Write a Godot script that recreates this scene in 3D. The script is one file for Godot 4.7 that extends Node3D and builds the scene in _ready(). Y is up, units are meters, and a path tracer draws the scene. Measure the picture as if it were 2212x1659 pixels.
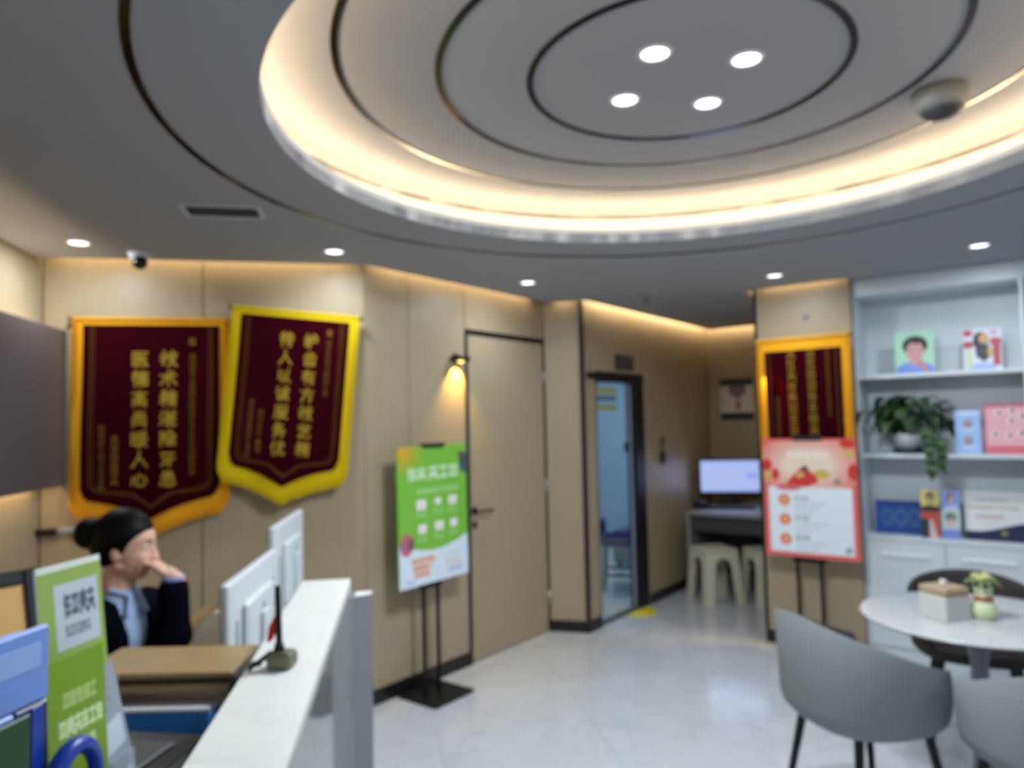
extends Node3D
# Dental clinic reception. World: camera stands at x=0, z=0, looks along -z; metres.

const CEIL := 2.46            # lower ceiling
const TOP := 2.67             # raised disc in the ceiling
const RC := Vector2(0.584, -2.29)   # centre of the ceiling disc (x, z)
# corners of the room in plan (x, z)
const PL0 := Vector2(-1.40, 1.69)
const PA := Vector2(-2.44, -3.715)
const PB := Vector2(-0.834, -4.058)
const PC := Vector2(0.25, -5.46)
const PD := Vector2(0.53, -5.39)
const PE := Vector2(2.0, -7.32)
const PK := Vector2(2.913, -6.626)
const PG := Vector2(1.75, -5.10)
const PH := Vector2(2.254, -4.717)
const PHB := Vector2(2.466, -4.996)
const PR1 := Vector2(4.22, -3.66)
const PR0 := Vector2(4.22, 1.25)

var M := {}
var rng := RandomNumberGenerator.new()
var box_cache := {}

# ---------------------------------------------------------------- helpers: nodes
func thing(called: String, label: String, category: String, at := Vector3.ZERO, turn := 0.0, group := "") -> Node3D:
	var o := Node3D.new()
	o.name = called
	add_child(o, true)
	o.position = at
	o.rotation.y = turn
	tag(o, label, category, group)
	return o

func tag(o: Node, label: String, category: String, group := "") -> Node:
	o.set_meta("label", label)
	o.set_meta("category", category)
	if group != "":
		o.set_meta("group", group)
	return o

func obj(called: String, mesh: Mesh, m: Material, parent: Node = null, at := Vector3.ZERO, rot := Vector3.ZERO) -> MeshInstance3D:
	var o := MeshInstance3D.new()
	o.name = called
	o.mesh = mesh
	o.material_override = m
	o.cast_shadow = GeometryInstance3D.SHADOW_CASTING_SETTING_ON
	(parent if parent else self).add_child(o, true)
	o.position = at
	o.rotation = rot
	return o

func structure(called: String, label: String, category: String, at := Vector3.ZERO, turn := 0.0) -> Node3D:
	var o := thing(called, label, category, at, turn)
	o.set_meta("kind", "structure")
	return o

func yaw_of(d: Vector2) -> float:      # local +x runs along d, local +z points into the room
	return atan2(-d.y, d.x)

func v3(p: Vector2, y := 0.0) -> Vector3:
	return Vector3(p.x, y, p.y)

# ---------------------------------------------------------------- helpers: meshes
func new_st() -> SurfaceTool:
	var st := SurfaceTool.new()
	st.begin(Mesh.PRIMITIVE_TRIANGLES)
	return st

func tri(st: SurfaceTool, a: Vector3, b: Vector3, c: Vector3) -> void:   # counter-clockwise seen from outside
	st.add_vertex(a); st.add_vertex(c); st.add_vertex(b)

func quad(st: SurfaceTool, a: Vector3, b: Vector3, c: Vector3, d: Vector3) -> void:
	tri(st, a, b, c); tri(st, a, c, d)

func flat_done(st: SurfaceTool) -> ArrayMesh:
	st.generate_normals()
	return st.commit()

func out_tri(st: SurfaceTool, a: Vector3, b: Vector3, c: Vector3, mid: Vector3) -> void:
	if (b - a).cross(c - a).dot((a + b + c) / 3.0 - mid) < 0.0:
		tri(st, a, c, b)
	else:
		tri(st, a, b, c)

func add_box(st: SurfaceTool, at: Vector3, size: Vector3, ch := 0.004, basis := Basis()) -> void:
	var h := size * 0.5
	var c: float = minf(ch, minf(h.x, minf(h.y, h.z)) * 0.9)
	st.set_smooth_group(-1)
	var P := func(sx: float, sy: float, sz: float, ax: int) -> Vector3:
		var v := Vector3(sx * (h.x - c), sy * (h.y - c), sz * (h.z - c))
		v[ax] = [sx * h.x, sy * h.y, sz * h.z][ax]
		return at + basis * v
	for ax in 3:
		for s in [-1.0, 1.0]:
			var q := []
			for k in [[-1.0, -1.0], [1.0, -1.0], [1.0, 1.0], [-1.0, 1.0]]:
				var sg := [0.0, 0.0, 0.0]
				sg[ax] = s; sg[(ax + 1) % 3] = k[0]; sg[(ax + 2) % 3] = k[1]
				q.append(P.call(sg[0], sg[1], sg[2], ax))
			out_tri(st, q[0], q[1], q[2], at); out_tri(st, q[0], q[2], q[3], at)
	if c <= 0.0001:
		return
	for ax in 3:
		var b1 := (ax + 1) % 3
		var b2 := (ax + 2) % 3
		for s1 in [-1.0, 1.0]:
			for s2 in [-1.0, 1.0]:
				var sg := [0.0, 0.0, 0.0]
				sg[b1] = s1; sg[b2] = s2
				sg[ax] = -1.0
				var a0: Vector3 = P.call(sg[0], sg[1], sg[2], b1)
				var a1: Vector3 = P.call(sg[0], sg[1], sg[2], b2)
				sg[ax] = 1.0
				var c0: Vector3 = P.call(sg[0], sg[1], sg[2], b1)
				var c1: Vector3 = P.call(sg[0], sg[1], sg[2], b2)
				out_tri(st, a0, a1, c1, at); out_tri(st, a0, c1, c0, at)
	for sx in [-1.0, 1.0]:
		for sy in [-1.0, 1.0]:
			for sz in [-1.0, 1.0]:
				out_tri(st, P.call(sx, sy, sz, 0), P.call(sx, sy, sz, 1), P.call(sx, sy, sz, 2), at)

func box(size: Vector3, ch := 0.004) -> ArrayMesh:      # centred, chamfered
	var key := [size, ch]
	if not box_cache.has(key):
		var st := new_st()
		add_box(st, Vector3.ZERO, size, ch)
		box_cache[key] = flat_done(st)
	return box_cache[key]

# box given by its extents
func bx(called: String, parent: Node, m: Material, lo: Vector3, hi: Vector3, ch := 0.004) -> MeshInstance3D:
	return obj(called, box(hi - lo, ch), m, parent, (lo + hi) * 0.5)

func grid_mesh(pts: Array, closed_u := false, closed_v := false, flip := false, uvs := false, smooth := true) -> ArrayMesh:
	var st := new_st()
	add_grid(st, pts, closed_u, closed_v, flip, uvs, smooth)
	return flat_done(st)

# pts[i][j]; outside is du x dv
func add_grid(st: SurfaceTool, pts: Array, closed_u := false, closed_v := false, flip := false, uvs := false, smooth := true) -> void:
	st.set_smooth_group(0 if smooth else -1)
	var nu := pts.size()
	var nv: int = pts[0].size()
	for i in (nu if closed_u else nu - 1):
		for j in (nv if closed_v else nv - 1):
			var i2 := (i + 1) % nu
			var j2 := (j + 1) % nv
			var q := [pts[i][j], pts[i2][j], pts[i2][j2], pts[i][j2]]
			var w := [Vector2(float(i) / (nu - 1), float(j) / (nv - 1)), Vector2(float(i + 1) / (nu - 1), float(j) / (nv - 1)), Vector2(float(i + 1) / (nu - 1), float(j + 1) / (nv - 1)), Vector2(float(i) / (nu - 1), float(j + 1) / (nv - 1))]
			var order := [0, 2, 1, 0, 3, 2]
			if flip:
				order = [0, 1, 2, 0, 2, 3]
			for k in order:
				if uvs:
					st.set_uv(w[k])
				st.add_vertex(q[k])

func lathe(profile: Array, segs := 32, smooth := true) -> ArrayMesh:    # profile of Vector2(r, y) from bottom to top, outside to the right
	var st := new_st()
	add_lathe(st, profile, segs, Transform3D(), smooth)
	return flat_done(st)

func add_lathe(st: SurfaceTool, profile: Array, segs := 32, t := Transform3D(), smooth := true) -> void:
	var pts := []
	for i in segs:
		var a := TAU * i / segs
		var row := []
		for p in profile:
			row.append(t * Vector3(p.x * cos(a), p.y, -p.x * sin(a)))
		pts.append(row)
	add_grid(st, pts, true, false, false, false, smooth)

func add_tube(st: SurfaceTool, path: Array, r0: float, r1 := -1.0, sides := 10, caps := true) -> void:
	if r1 < 0.0:
		r1 = r0
	var n := path.size()
	var pts := []
	var ref := Vector3.UP
	var first: Vector3 = (path[1] - path[0]).normalized()
	if absf(first.dot(ref)) > 0.9:
		ref = Vector3.RIGHT
	for i in n:
		var d: Vector3 = (path[mini(i + 1, n - 1)] - path[maxi(i - 1, 0)]).normalized()
		var s := d.cross(ref).normalized()
		var u := s.cross(d).normalized()
		ref = u
		var r: float = lerpf(r0, r1, float(i) / (n - 1))
		var row := []
		for k in sides:
			var a := TAU * k / sides
			row.append(path[i] + (s * cos(a) + u * sin(a)) * r)
		pts.append(row)
	add_grid(st, pts, false, true, false, false, true)
	if caps:
		st.set_smooth_group(-1)
		for k in sides:
			var k2 := (k + 1) % sides
			out_tri(st, path[0], pts[0][k], pts[0][k2], path[1])
			out_tri(st, path[n - 1], pts[n - 1][k], pts[n - 1][k2], path[n - 2])

func tube(path: Array, r0: float, r1 := -1.0, sides := 10) -> ArrayMesh:
	var st := new_st()
	add_tube(st, path, r0, r1, sides)
	return flat_done(st)

# closed outline (Vector2 x,y; counter-clockwise) extruded from z0 to z1
func prism(poly: PackedVector2Array, z0: float, z1: float) -> ArrayMesh:
	var st := new_st()
	st.set_smooth_group(-1)
	var idx := Geometry2D.triangulate_polygon(poly)
	for i in range(0, idx.size(), 3):
		var a := poly[idx[i]]; var b := poly[idx[i + 1]]; var c := poly[idx[i + 2]]
		if (b - a).cross(c - a) < 0.0:
			var s := b; b = c; c = s
		tri(st, Vector3(a.x, a.y, z1), Vector3(b.x, b.y, z1), Vector3(c.x, c.y, z1))
		tri(st, Vector3(a.x, a.y, z0), Vector3(c.x, c.y, z0), Vector3(b.x, b.y, z0))
	var ccw := not Geometry2D.is_polygon_clockwise(poly)
	for i in poly.size():
		var a := poly[i]
		var b := poly[(i + 1) % poly.size()]
		if not ccw:
			var s := a; a = b; b = s
		quad(st, Vector3(a.x, a.y, z0), Vector3(b.x, b.y, z0), Vector3(b.x, b.y, z1), Vector3(a.x, a.y, z1))
	return flat_done(st)

# board with a printed front (+z): the front face is mapped 0..1, the rest takes the picture's last row
func print_board(w: float, h: float, t: float) -> ArrayMesh:
	var st := new_st()
	st.set_smooth_group(-1)
	var c := [Vector3(-w / 2, -h / 2, t / 2), Vector3(w / 2, -h / 2, t / 2), Vector3(w / 2, h / 2, t / 2), Vector3(-w / 2, h / 2, t / 2)]
	var uv := [Vector2(0, 1), Vector2(1, 1), Vector2(1, 0), Vector2(0, 0)]
	for k in [0, 2, 1, 0, 3, 2]:
		st.set_uv(uv[k]); st.add_vertex(c[k])
	st.set_uv(Vector2(0.02, 0.5))
	var b := []
	for p in c:
		b.append(p - Vector3(0, 0, t))
	quad(st, b[1], b[0], b[3], b[2])
	for i in 4:
		var j := (i + 1) % 4
		quad(st, b[i], b[j], c[j], c[i])
	return flat_done(st)

func ring(r0: float, r1: float, y0: float, y1: float, segs := 96) -> ArrayMesh:
	return lathe([Vector2(r0, y0), Vector2(r1, y0), Vector2(r1, y1), Vector2(r0, y1), Vector2(r0, y0)], segs, false)

# ---------------------------------------------------------------- helpers: light
func spot(at: Vector3, aim: Vector3, energy: float, angle: float, color: Color, size := 0.04) -> void:
	var l := SpotLight3D.new()
	l.name = "lamp_light"
	l.light_energy = energy
	l.light_color = color
	l.spot_angle = angle
	l.spot_angle_attenuation = 0.6
	l.spot_range = 14.0
	l.spot_attenuation = 2.0
	l.light_size = size
	l.shadow_enabled = true
	add_child(l, true)
	l.position = at
	l.look_at_from_position(at, at + aim, Vector3.RIGHT if absf(aim.normalized().y) > 0.95 else Vector3.UP)

func area(at: Vector3, aim: Vector3, along: Vector3, length: float, width: float, energy: float, color: Color) -> void:
	var l := AreaLight3D.new()
	l.name = "strip_light"
	l.area_size = Vector2(length, width)
	l.light_energy = energy
	l.light_color = color
	l.area_range = 14.0
	l.shadow_enabled = true
	add_child(l, true)
	var z := -aim.normalized()
	var x := (along - z * along.dot(z)).normalized()
	l.transform = Transform3D(Basis(x, z.cross(x), z), at)

# ---------------------------------------------------------------- helpers: materials
func mat(key: String, c: Color, rough := 0.6, metal := 0.0, spec := 0.5) -> StandardMaterial3D:
	var m := StandardMaterial3D.new()
	m.resource_name = key
	m.albedo_color = c
	m.roughness = rough
	m.metallic = metal
	m.metallic_specular = spec
	M[key] = m
	return m

func tex(im: Image) -> ImageTexture:
	return ImageTexture.create_from_image(im)

func printed(key: String, im: Image, rough := 0.5) -> StandardMaterial3D:
	var m := mat(key, Color.WHITE, rough)
	m.albedo_texture = tex(im)
	m.texture_repeat = false
	return m

func glow(key: String, c: Color, energy: float) -> StandardMaterial3D:
	var m := mat(key, Color(0.9, 0.9, 0.9), 0.5)
	m.emission_enabled = true
	m.emission = c
	m.emission_energy_multiplier = energy
	return m

func grain_image(w: int, h: int, seed_: int, fx: float, fy: float, lo: float, hi: float) -> Image:
	var n := FastNoiseLite.new()
	n.seed = seed_
	n.frequency = 1.0
	n.fractal_octaves = 3
	var im := Image.create(w, h, false, Image.FORMAT_RGB8)
	for y in h:
		for x in w:
			# wrap by blending so that the tile repeats without a seam
			var tx := float(x) / w
			var ty := float(y) / h
			var a := n.get_noise_2d(tx * fx, ty * fy)
			var b := n.get_noise_2d((tx - 1.0) * fx, ty * fy)
			var c := n.get_noise_2d(tx * fx, (ty - 1.0) * fy)
			var d := n.get_noise_2d((tx - 1.0) * fx, (ty - 1.0) * fy)
			var v := lerpf(lerpf(a, b, tx), lerpf(c, d, tx), ty)
			var g := lerpf(lo, hi, clampf(0.5 + v, 0.0, 1.0))
			im.set_pixel(x, y, Color(g, g, g))
	return im

func veined_image(seed_: int, strength: float) -> Image:
	var n := FastNoiseLite.new()
	n.seed = seed_
	n.frequency = 0.006
	n.fractal_octaves = 4
	n.domain_warp_enabled = true
	n.domain_warp_amplitude = 60.0
	n.domain_warp_frequency = 0.006
	var im := Image.create(512, 512, false, Image.FORMAT_RGB8)
	for y in 512:
		for x in 512:
			var v := n.get_noise_2d(x, y)
			var vein := exp(-absf(v) * 26.0) * strength
			var g := 1.0 - vein - 0.02 * (0.5 + n.get_noise_2d(x * 2.0 + 900.0, y * 2.0))
			im.set_pixel(x, y, Color(g, g, g * 1.0))
	return im

# ---------------------------------------------------------------- helpers: pictures
func blank(w: int, h: int, c: Color) -> Image:
	var im := Image.create(w, h, false, Image.FORMAT_RGB8)
	im.fill(c)
	return im

func fr(im: Image, x: float, y: float, w: float, h: float, c: Color) -> void:
	im.fill_rect(Rect2i(int(x), int(y), int(maxf(w, 1.0)), int(maxf(h, 1.0))), c)

func disc(im: Image, cx: float, cy: float, rx: float, ry: float, c: Color) -> void:
	for yy in range(int(cy - ry), int(cy + ry) + 1):
		var t := (yy + 0.5 - cy) / ry
		if absf(t) < 1.0:
			var s := rx * sqrt(1.0 - t * t)
			fr(im, cx - s, yy, 2.0 * s, 1, c)

func pline(im: Image, pts: Array, w: float, c: Color) -> void:
	for i in pts.size() - 1:
		var a: Vector2 = pts[i]
		var b: Vector2 = pts[i + 1]
		var n := int(a.distance_to(b) / maxf(1.0, w * 0.3)) + 1
		for k in n + 1:
			var p := a.lerp(b, float(k) / n)
			fr(im, p.x - w / 2, p.y - w / 2, w, w, c)

func ppoly(im: Image, pts: Array, c: Color) -> void:
	var y0 := 1e9
	var y1 := -1e9
	for p in pts:
		y0 = minf(y0, p.y); y1 = maxf(y1, p.y)
	for yy in range(int(y0), int(y1) + 1):
		var xs := []
		for i in pts.size():
			var a: Vector2 = pts[i]
			var b: Vector2 = pts[(i + 1) % pts.size()]
			if (a.y <= yy + 0.5) != (b.y <= yy + 0.5):
				xs.append(a.x + (yy + 0.5 - a.y) / (b.y - a.y) * (b.x - a.x))
		xs.sort()
		for i in range(0, xs.size() - 1, 2):
			fr(im, xs[i], yy, xs[i + 1] - xs[i], 1, c)

# strokes of the characters sewn on the banners, on a grid of 0..10
const HAND := "0,3 4,3/2,0 2,9 1,8/0,6 4,5/"
const STEP := "2.5,0 0.5,2.5/2.8,2.5 0.3,5.5/1.8,4.5 1.8,10/"
func strokes() -> Dictionary:
	return {
		"技": HAND + "5,2 10,2/7.5,0 7.5,4/5,4 9.5,4 5,10/5.5,5 10,10",
		"术": "0,3 10,3/5,0 5,10/5,3 0,9/5,3 10,9/7,0.5 8,1.5",
		"精": "1,1 2,3/4,1 3,3/0,4 4.5,4/2.3,0 2.3,10/2.3,4 0,8/2.3,4 4.5,7/5,1.5 10,1.5/5.5,3 9.5,3/5,4.5 10,4.5/7.5,0 7.5,4.5/6,5.5 6,10/6,5.5 9.5,5.5 9.5,10/6,7 9.5,7/6,8.5 9.5,8.5",
		"湛": "1,1 2,2/0,4 1.5,5/0,9 2,6.5/3,2 10,2/4.5,0 4.5,6/8.5,0 8.5,6/4.5,3.5 8.5,3.5/4.5,4.8 8.5,4.8/3,6 10,6/4,6 4,9.5 10,9.5/5.5,6.5 5.5,8.5/7.5,6.5 8,8.5",
		"除": "0.5,1 0.5,10/0.5,1 3,1 1.5,4 3,5.5 1,7/6.5,0 3.5,4/6.5,0 10,4/5,4 8.5,4/4.5,6 9.5,6/7,4 7,9.5 6,9/5.5,7 4,9/8.3,7 9.7,9",
		"牙": "1,1.5 9,1.5/2.5,1.5 2,5 9.5,5/6.5,1.5 6.5,9.5 5,9/6,5 1,9.5",
		"患": "2.5,0.5 7.5,0.5 7.5,2 2.5,2 2.5,0.5/1.5,3 8.5,3 8.5,5 1.5,5 1.5,3/5,0 5,6/1,7 0.5,9/3,6.8 3.5,9.5 8,9.5 8,8/5,6.5 5.7,7.8/8.5,6.5 9.7,8",
		"医": "0.5,1 9.5,1/0.5,1 0.5,9.5 9.8,9.5/3.5,2 2.5,4/3,3.3 8,3.3/2,5.5 9,5.5/5.5,3.3 5.5,5.5 2.3,8.5/5.5,5.5 8.8,8.5",
		"德": STEP + "3.8,1.5 10,1.5/6.8,0 6.8,2.8/4.3,2.8 9.5,2.8 9.5,4.8 4.3,4.8 4.3,2.8/6,2.8 6,4.8/7.8,2.8 7.8,4.8/3.8,6 10,6/4.3,7.3 3.8,9.3/5.5,7 5.8,9.5 8.5,9.5 8.6,8.3/6.8,6.8 7.3,7.8/9,7 10,8.7",
		"高": "5,0 5,1.5/0.5,1.5 9.5,1.5/3,2.8 7,2.8 7,4.3 3,4.3 3,2.8/1,5.5 1,10/1,5.5 9,5.5 9,10 8,9.5/3.3,7 6.7,7 6.7,8.8 3.3,8.8 3.3,7",
		"尚": "5,0 5,3.5/2,0.8 3.2,2.6/8,0.8 6.8,2.6/1,4 1,10/1,4 9,4 9,10 8,9.5/3.2,5.8 6.8,5.8 6.8,8.3 3.2,8.3 3.2,5.8",
		"暖": "0.3,1.5 2.8,1.5 2.8,8.5 0.3,8.5 0.3,1.5/0.3,5 2.8,5/4.5,1 9,0.3/4.5,1.8 5,3/6.5,1.5 6.8,2.8/9,1.5 8,3/4,3.8 9.8,3.8/3.8,5.5 10,5.5/6.3,3.8 5.8,6.5 3.5,10/5.8,6.5 9,6.5 4.8,10/5.8,7 9.8,10",
		"人": "5,0 4.5,4 0.5,10/4.8,3.5 10,10",
		"心": "1,4 0.3,8/3,3 3.5,9 8,9 8.2,6.5/5,1.5 6,4.5/8,3 9.8,6.5",
		"护": HAND + "7,0 7.8,1.2/5,2 9.5,2 9.5,5 5,5/5,2 5,6 3.8,10",
		"齿": "5,0 5,3.5/5,1.5 8,1.5/2.3,1 2.3,3.5/0.5,3.5 9.5,3.5/1.3,5 1.3,9.5 8.7,9.5 8.7,5/5,4.5 2.5,8.5/5,5.5 7.5,8.5",
		"有": "0.5,2 9.5,2/4.5,0 0.3,6.5/3,4 3,10/3,4 8.5,4 8.5,10 7.5,9.5/3,6 8.5,6/3,7.8 8.5,7.8",
		"方": "5,0 5.5,1.5/0.3,2.5 9.7,2.5/4.3,2.5 1,10/4,5 8.5,5 7.8,9.5 6.5,9",
		"艺": "0.3,2 9.7,2/3,0.5 3,3.3/7,0.5 7,3.3/1,4.5 8.5,4.5 1,9 1.5,9.7 9.5,9.7 9.5,8",
		"待": STEP + "4,1.5 9.5,1.5/6.8,0 6.8,3.3/3.5,3.3 10,3.3/3.8,5.5 10,5.5/8.2,4.3 8.2,9.8 7,9.3/5,6.8 6,8.2",
		"以": "1.2,1.5 1.2,8 4.5,6/4,2.5 5,4.5/8.5,0.5 7.5,6 3.8,10/7,6.5 9.8,10",
		"诚": "1,0.8 2,2/0.2,4 1.8,4 1.8,9 3,7.8/4,2.8 9.8,2.8/4.3,2.8 4.3,6.5 3.3,10/4.3,5 6.3,5 6,8.3 5.2,8/6.7,0 7.2,5.5 9.6,9.8 9.8,8.2/9.3,4.3 6,9.5/8.3,0.8 9.3,1.8",
		"服": "1,1 1,6.5 0.3,10/1,1 3.8,1 3.8,10 3,9.6/1,4 3.8,4/1,6.8 3.8,6.8/5.3,1 9.3,1 9.3,4 8.3,3.6/5.3,1 5.3,10/5.3,5 9.5,5 5.8,10/6,6 10,10",
		"务": "3.5,0 0.5,4/3,1.8 7.5,1.8 1,6/3,3 9.5,6/1.5,6.8 8.3,6.8 7.8,9.8 6.5,9.4/5,5.5 4.3,7.5 1,10",
		"优": "2.5,0 0.3,5/1.6,3.5 1.6,10/3.8,3.3 9.8,3.3/6.3,0.3 6,6 3.6,10/7.3,3.3 7.3,9.5 9.8,9.5 9.9,7.8/8,0.8 9,2",
	}

func glyph(im: Image, ch: String, x: float, y: float, s: float, w: float, c: Color) -> void:
	var d: Dictionary = M["_strokes"]
	if not d.has(ch):
		return
	for line in d[ch].split("/"):
		var pts := []
		for p in line.split(" "):
			var q: PackedStringArray = p.split(",")
			if q.size() == 2:
				pts.append(Vector2(x + float(q[0]) * s / 10.0, y + float(q[1]) * s / 10.0))
		pline(im, pts, w, c)

func column(im: Image, text: String, x: float, y: float, s: float, step: float, w: float, c: Color) -> void:
	for i in text.length():
		glyph(im, text[i], x, y + i * step, s, w, c)

# small writing that the photograph leaves unreadable: short strokes in the place of each character
func small_marks(im: Image, x: float, y: float, n: int, s: float, dir: Vector2, c: Color, w := 1.5) -> void:
	for i in n:
		var p := Vector2(x, y) + dir * s * 1.25 * i
		var form := rng.randi_range(0, 3)
		var rows := rng.randi_range(2, 3)
		var x0 := 0.35 if form == 1 else 0.0
		for k in rows:
			var yy := s * (0.12 + 0.76 * k / (rows - 1) * (0.6 if form == 2 else 1.0))
			pline(im, [p + Vector2(s * x0, yy), p + Vector2(s * rng.randf_range(0.85, 1.0), yy)], w, c)
		if form == 0:        # upright through the middle
			pline(im, [p + Vector2(s * 0.5, 0), p + Vector2(s * 0.5, s)], w, c)
		elif form == 1:      # narrow left part
			pline(im, [p + Vector2(s * 0.15, 0), p + Vector2(s * 0.12, s)], w, c)
			pline(im, [p + Vector2(0, s * 0.35), p + Vector2(s * 0.28, s * 0.3)], w, c)
			pline(im, [p + Vector2(s * 0.68, s * 0.1), p + Vector2(s * 0.68, s)], w, c)
		elif form == 2:      # spreading feet
			pline(im, [p + Vector2(s * 0.5, 0), p + Vector2(s * 0.45, s * 0.6), p + Vector2(0, s)], w, c)
			pline(im, [p + Vector2(s * 0.5, s * 0.6), p + Vector2(s, s)], w, c)
		else:                # closed frame
			pline(im, [p + Vector2(s * 0.1, s * 0.1), p + Vector2(s * 0.1, s * 0.9), p + Vector2(s * 0.9, s * 0.9), p + Vector2(s * 0.9, s * 0.1)], w, c)
			pline(im, [p + Vector2(s * 0.5, s * 0.1), p + Vector2(s * 0.5, s * 0.9)], w, c)

# ================================================================ scene
func _ready() -> void:
	rng.seed = 7
	# ---- camera: eye height 1.55 m, 3.2 degrees up, rolled 1.25 degrees
	var cam := Camera3D.new()
	cam.name = "camera"
	cam.fov = rad_to_deg(2.0 * atan(829.5 / 1550.0))
	cam.near = 0.05
	cam.far = 60.0
	add_child(cam)
	var pitch := deg_to_rad(3.2)
	var roll := deg_to_rad(1.25)
	var fw := Vector3(0, sin(pitch), -cos(pitch))
	var u0 := Vector3(0, cos(pitch), sin(pitch))
	var rt := Vector3.RIGHT * cos(roll) - u0 * sin(roll)
	var upv := Vector3.RIGHT * sin(roll) + u0 * cos(roll)
	cam.transform = Transform3D(Basis(rt, upv, -fw), Vector3(0, 1.55, 0))
	cam.current = true
	# the photograph is soft all over: the lens is focused well in front of the room
	var lens := CameraAttributesPhysical.new()
	lens.frustum_focal_length = 12.0 / (829.5 / 1550.0)
	lens.frustum_focus_distance = 0.25
	lens.exposure_aperture = APERTURE
	cam.attributes = lens
	cam.fov = rad_to_deg(2.0 * atan(829.5 / 1550.0))
	cam.near = 0.05
	cam.far = 60.0
	# ---- sky beyond the shop window on the right
	var env := Environment.new()
	env.background_mode = Environment.BG_SKY
	var sky := Sky.new()
	var sm := ProceduralSkyMaterial.new()
	sm.sky_top_color = Color(0.50, 0.66, 0.92)
	sm.sky_horizon_color = Color(0.80, 0.88, 0.98)
	sm.ground_bottom_color = Color(0.30, 0.31, 0.33)
	sm.ground_horizon_color = Color(0.62, 0.66, 0.70)
	sm.sky_energy_multiplier = SKY_E
	sm.ground_energy_multiplier = SKY_E
	sky.sky_material = sm
	env.sky = sky
	env.tonemap_mode = Environment.TONE_MAPPER_LINEAR
	env.tonemap_exposure = EXPOSURE
	env.sdfgi_enabled = true
	env.ssao_enabled = true
	env.ssil_enabled = true
	var we := WorldEnvironment.new()
	we.name = "world"
	we.environment = env
	add_child(we)

	make_materials()
	build_shell()
	build_ceiling()
	build_doors()
	build_counter()
	build_shelf()
	build_table_and_chairs()
	build_banners()
	build_signs()
	build_alcove()
	build_desk_things()
	build_person()
	build_ceiling_things()

const APERTURE := 10.0
const SKY_E := 0.8
const EXPOSURE := 1.06
const WARM := Color(1.0, 0.885, 0.70)
const COVE := Color(1.0, 0.86, 0.67)
const COOL := Color(0.93, 0.97, 1.0)

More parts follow.
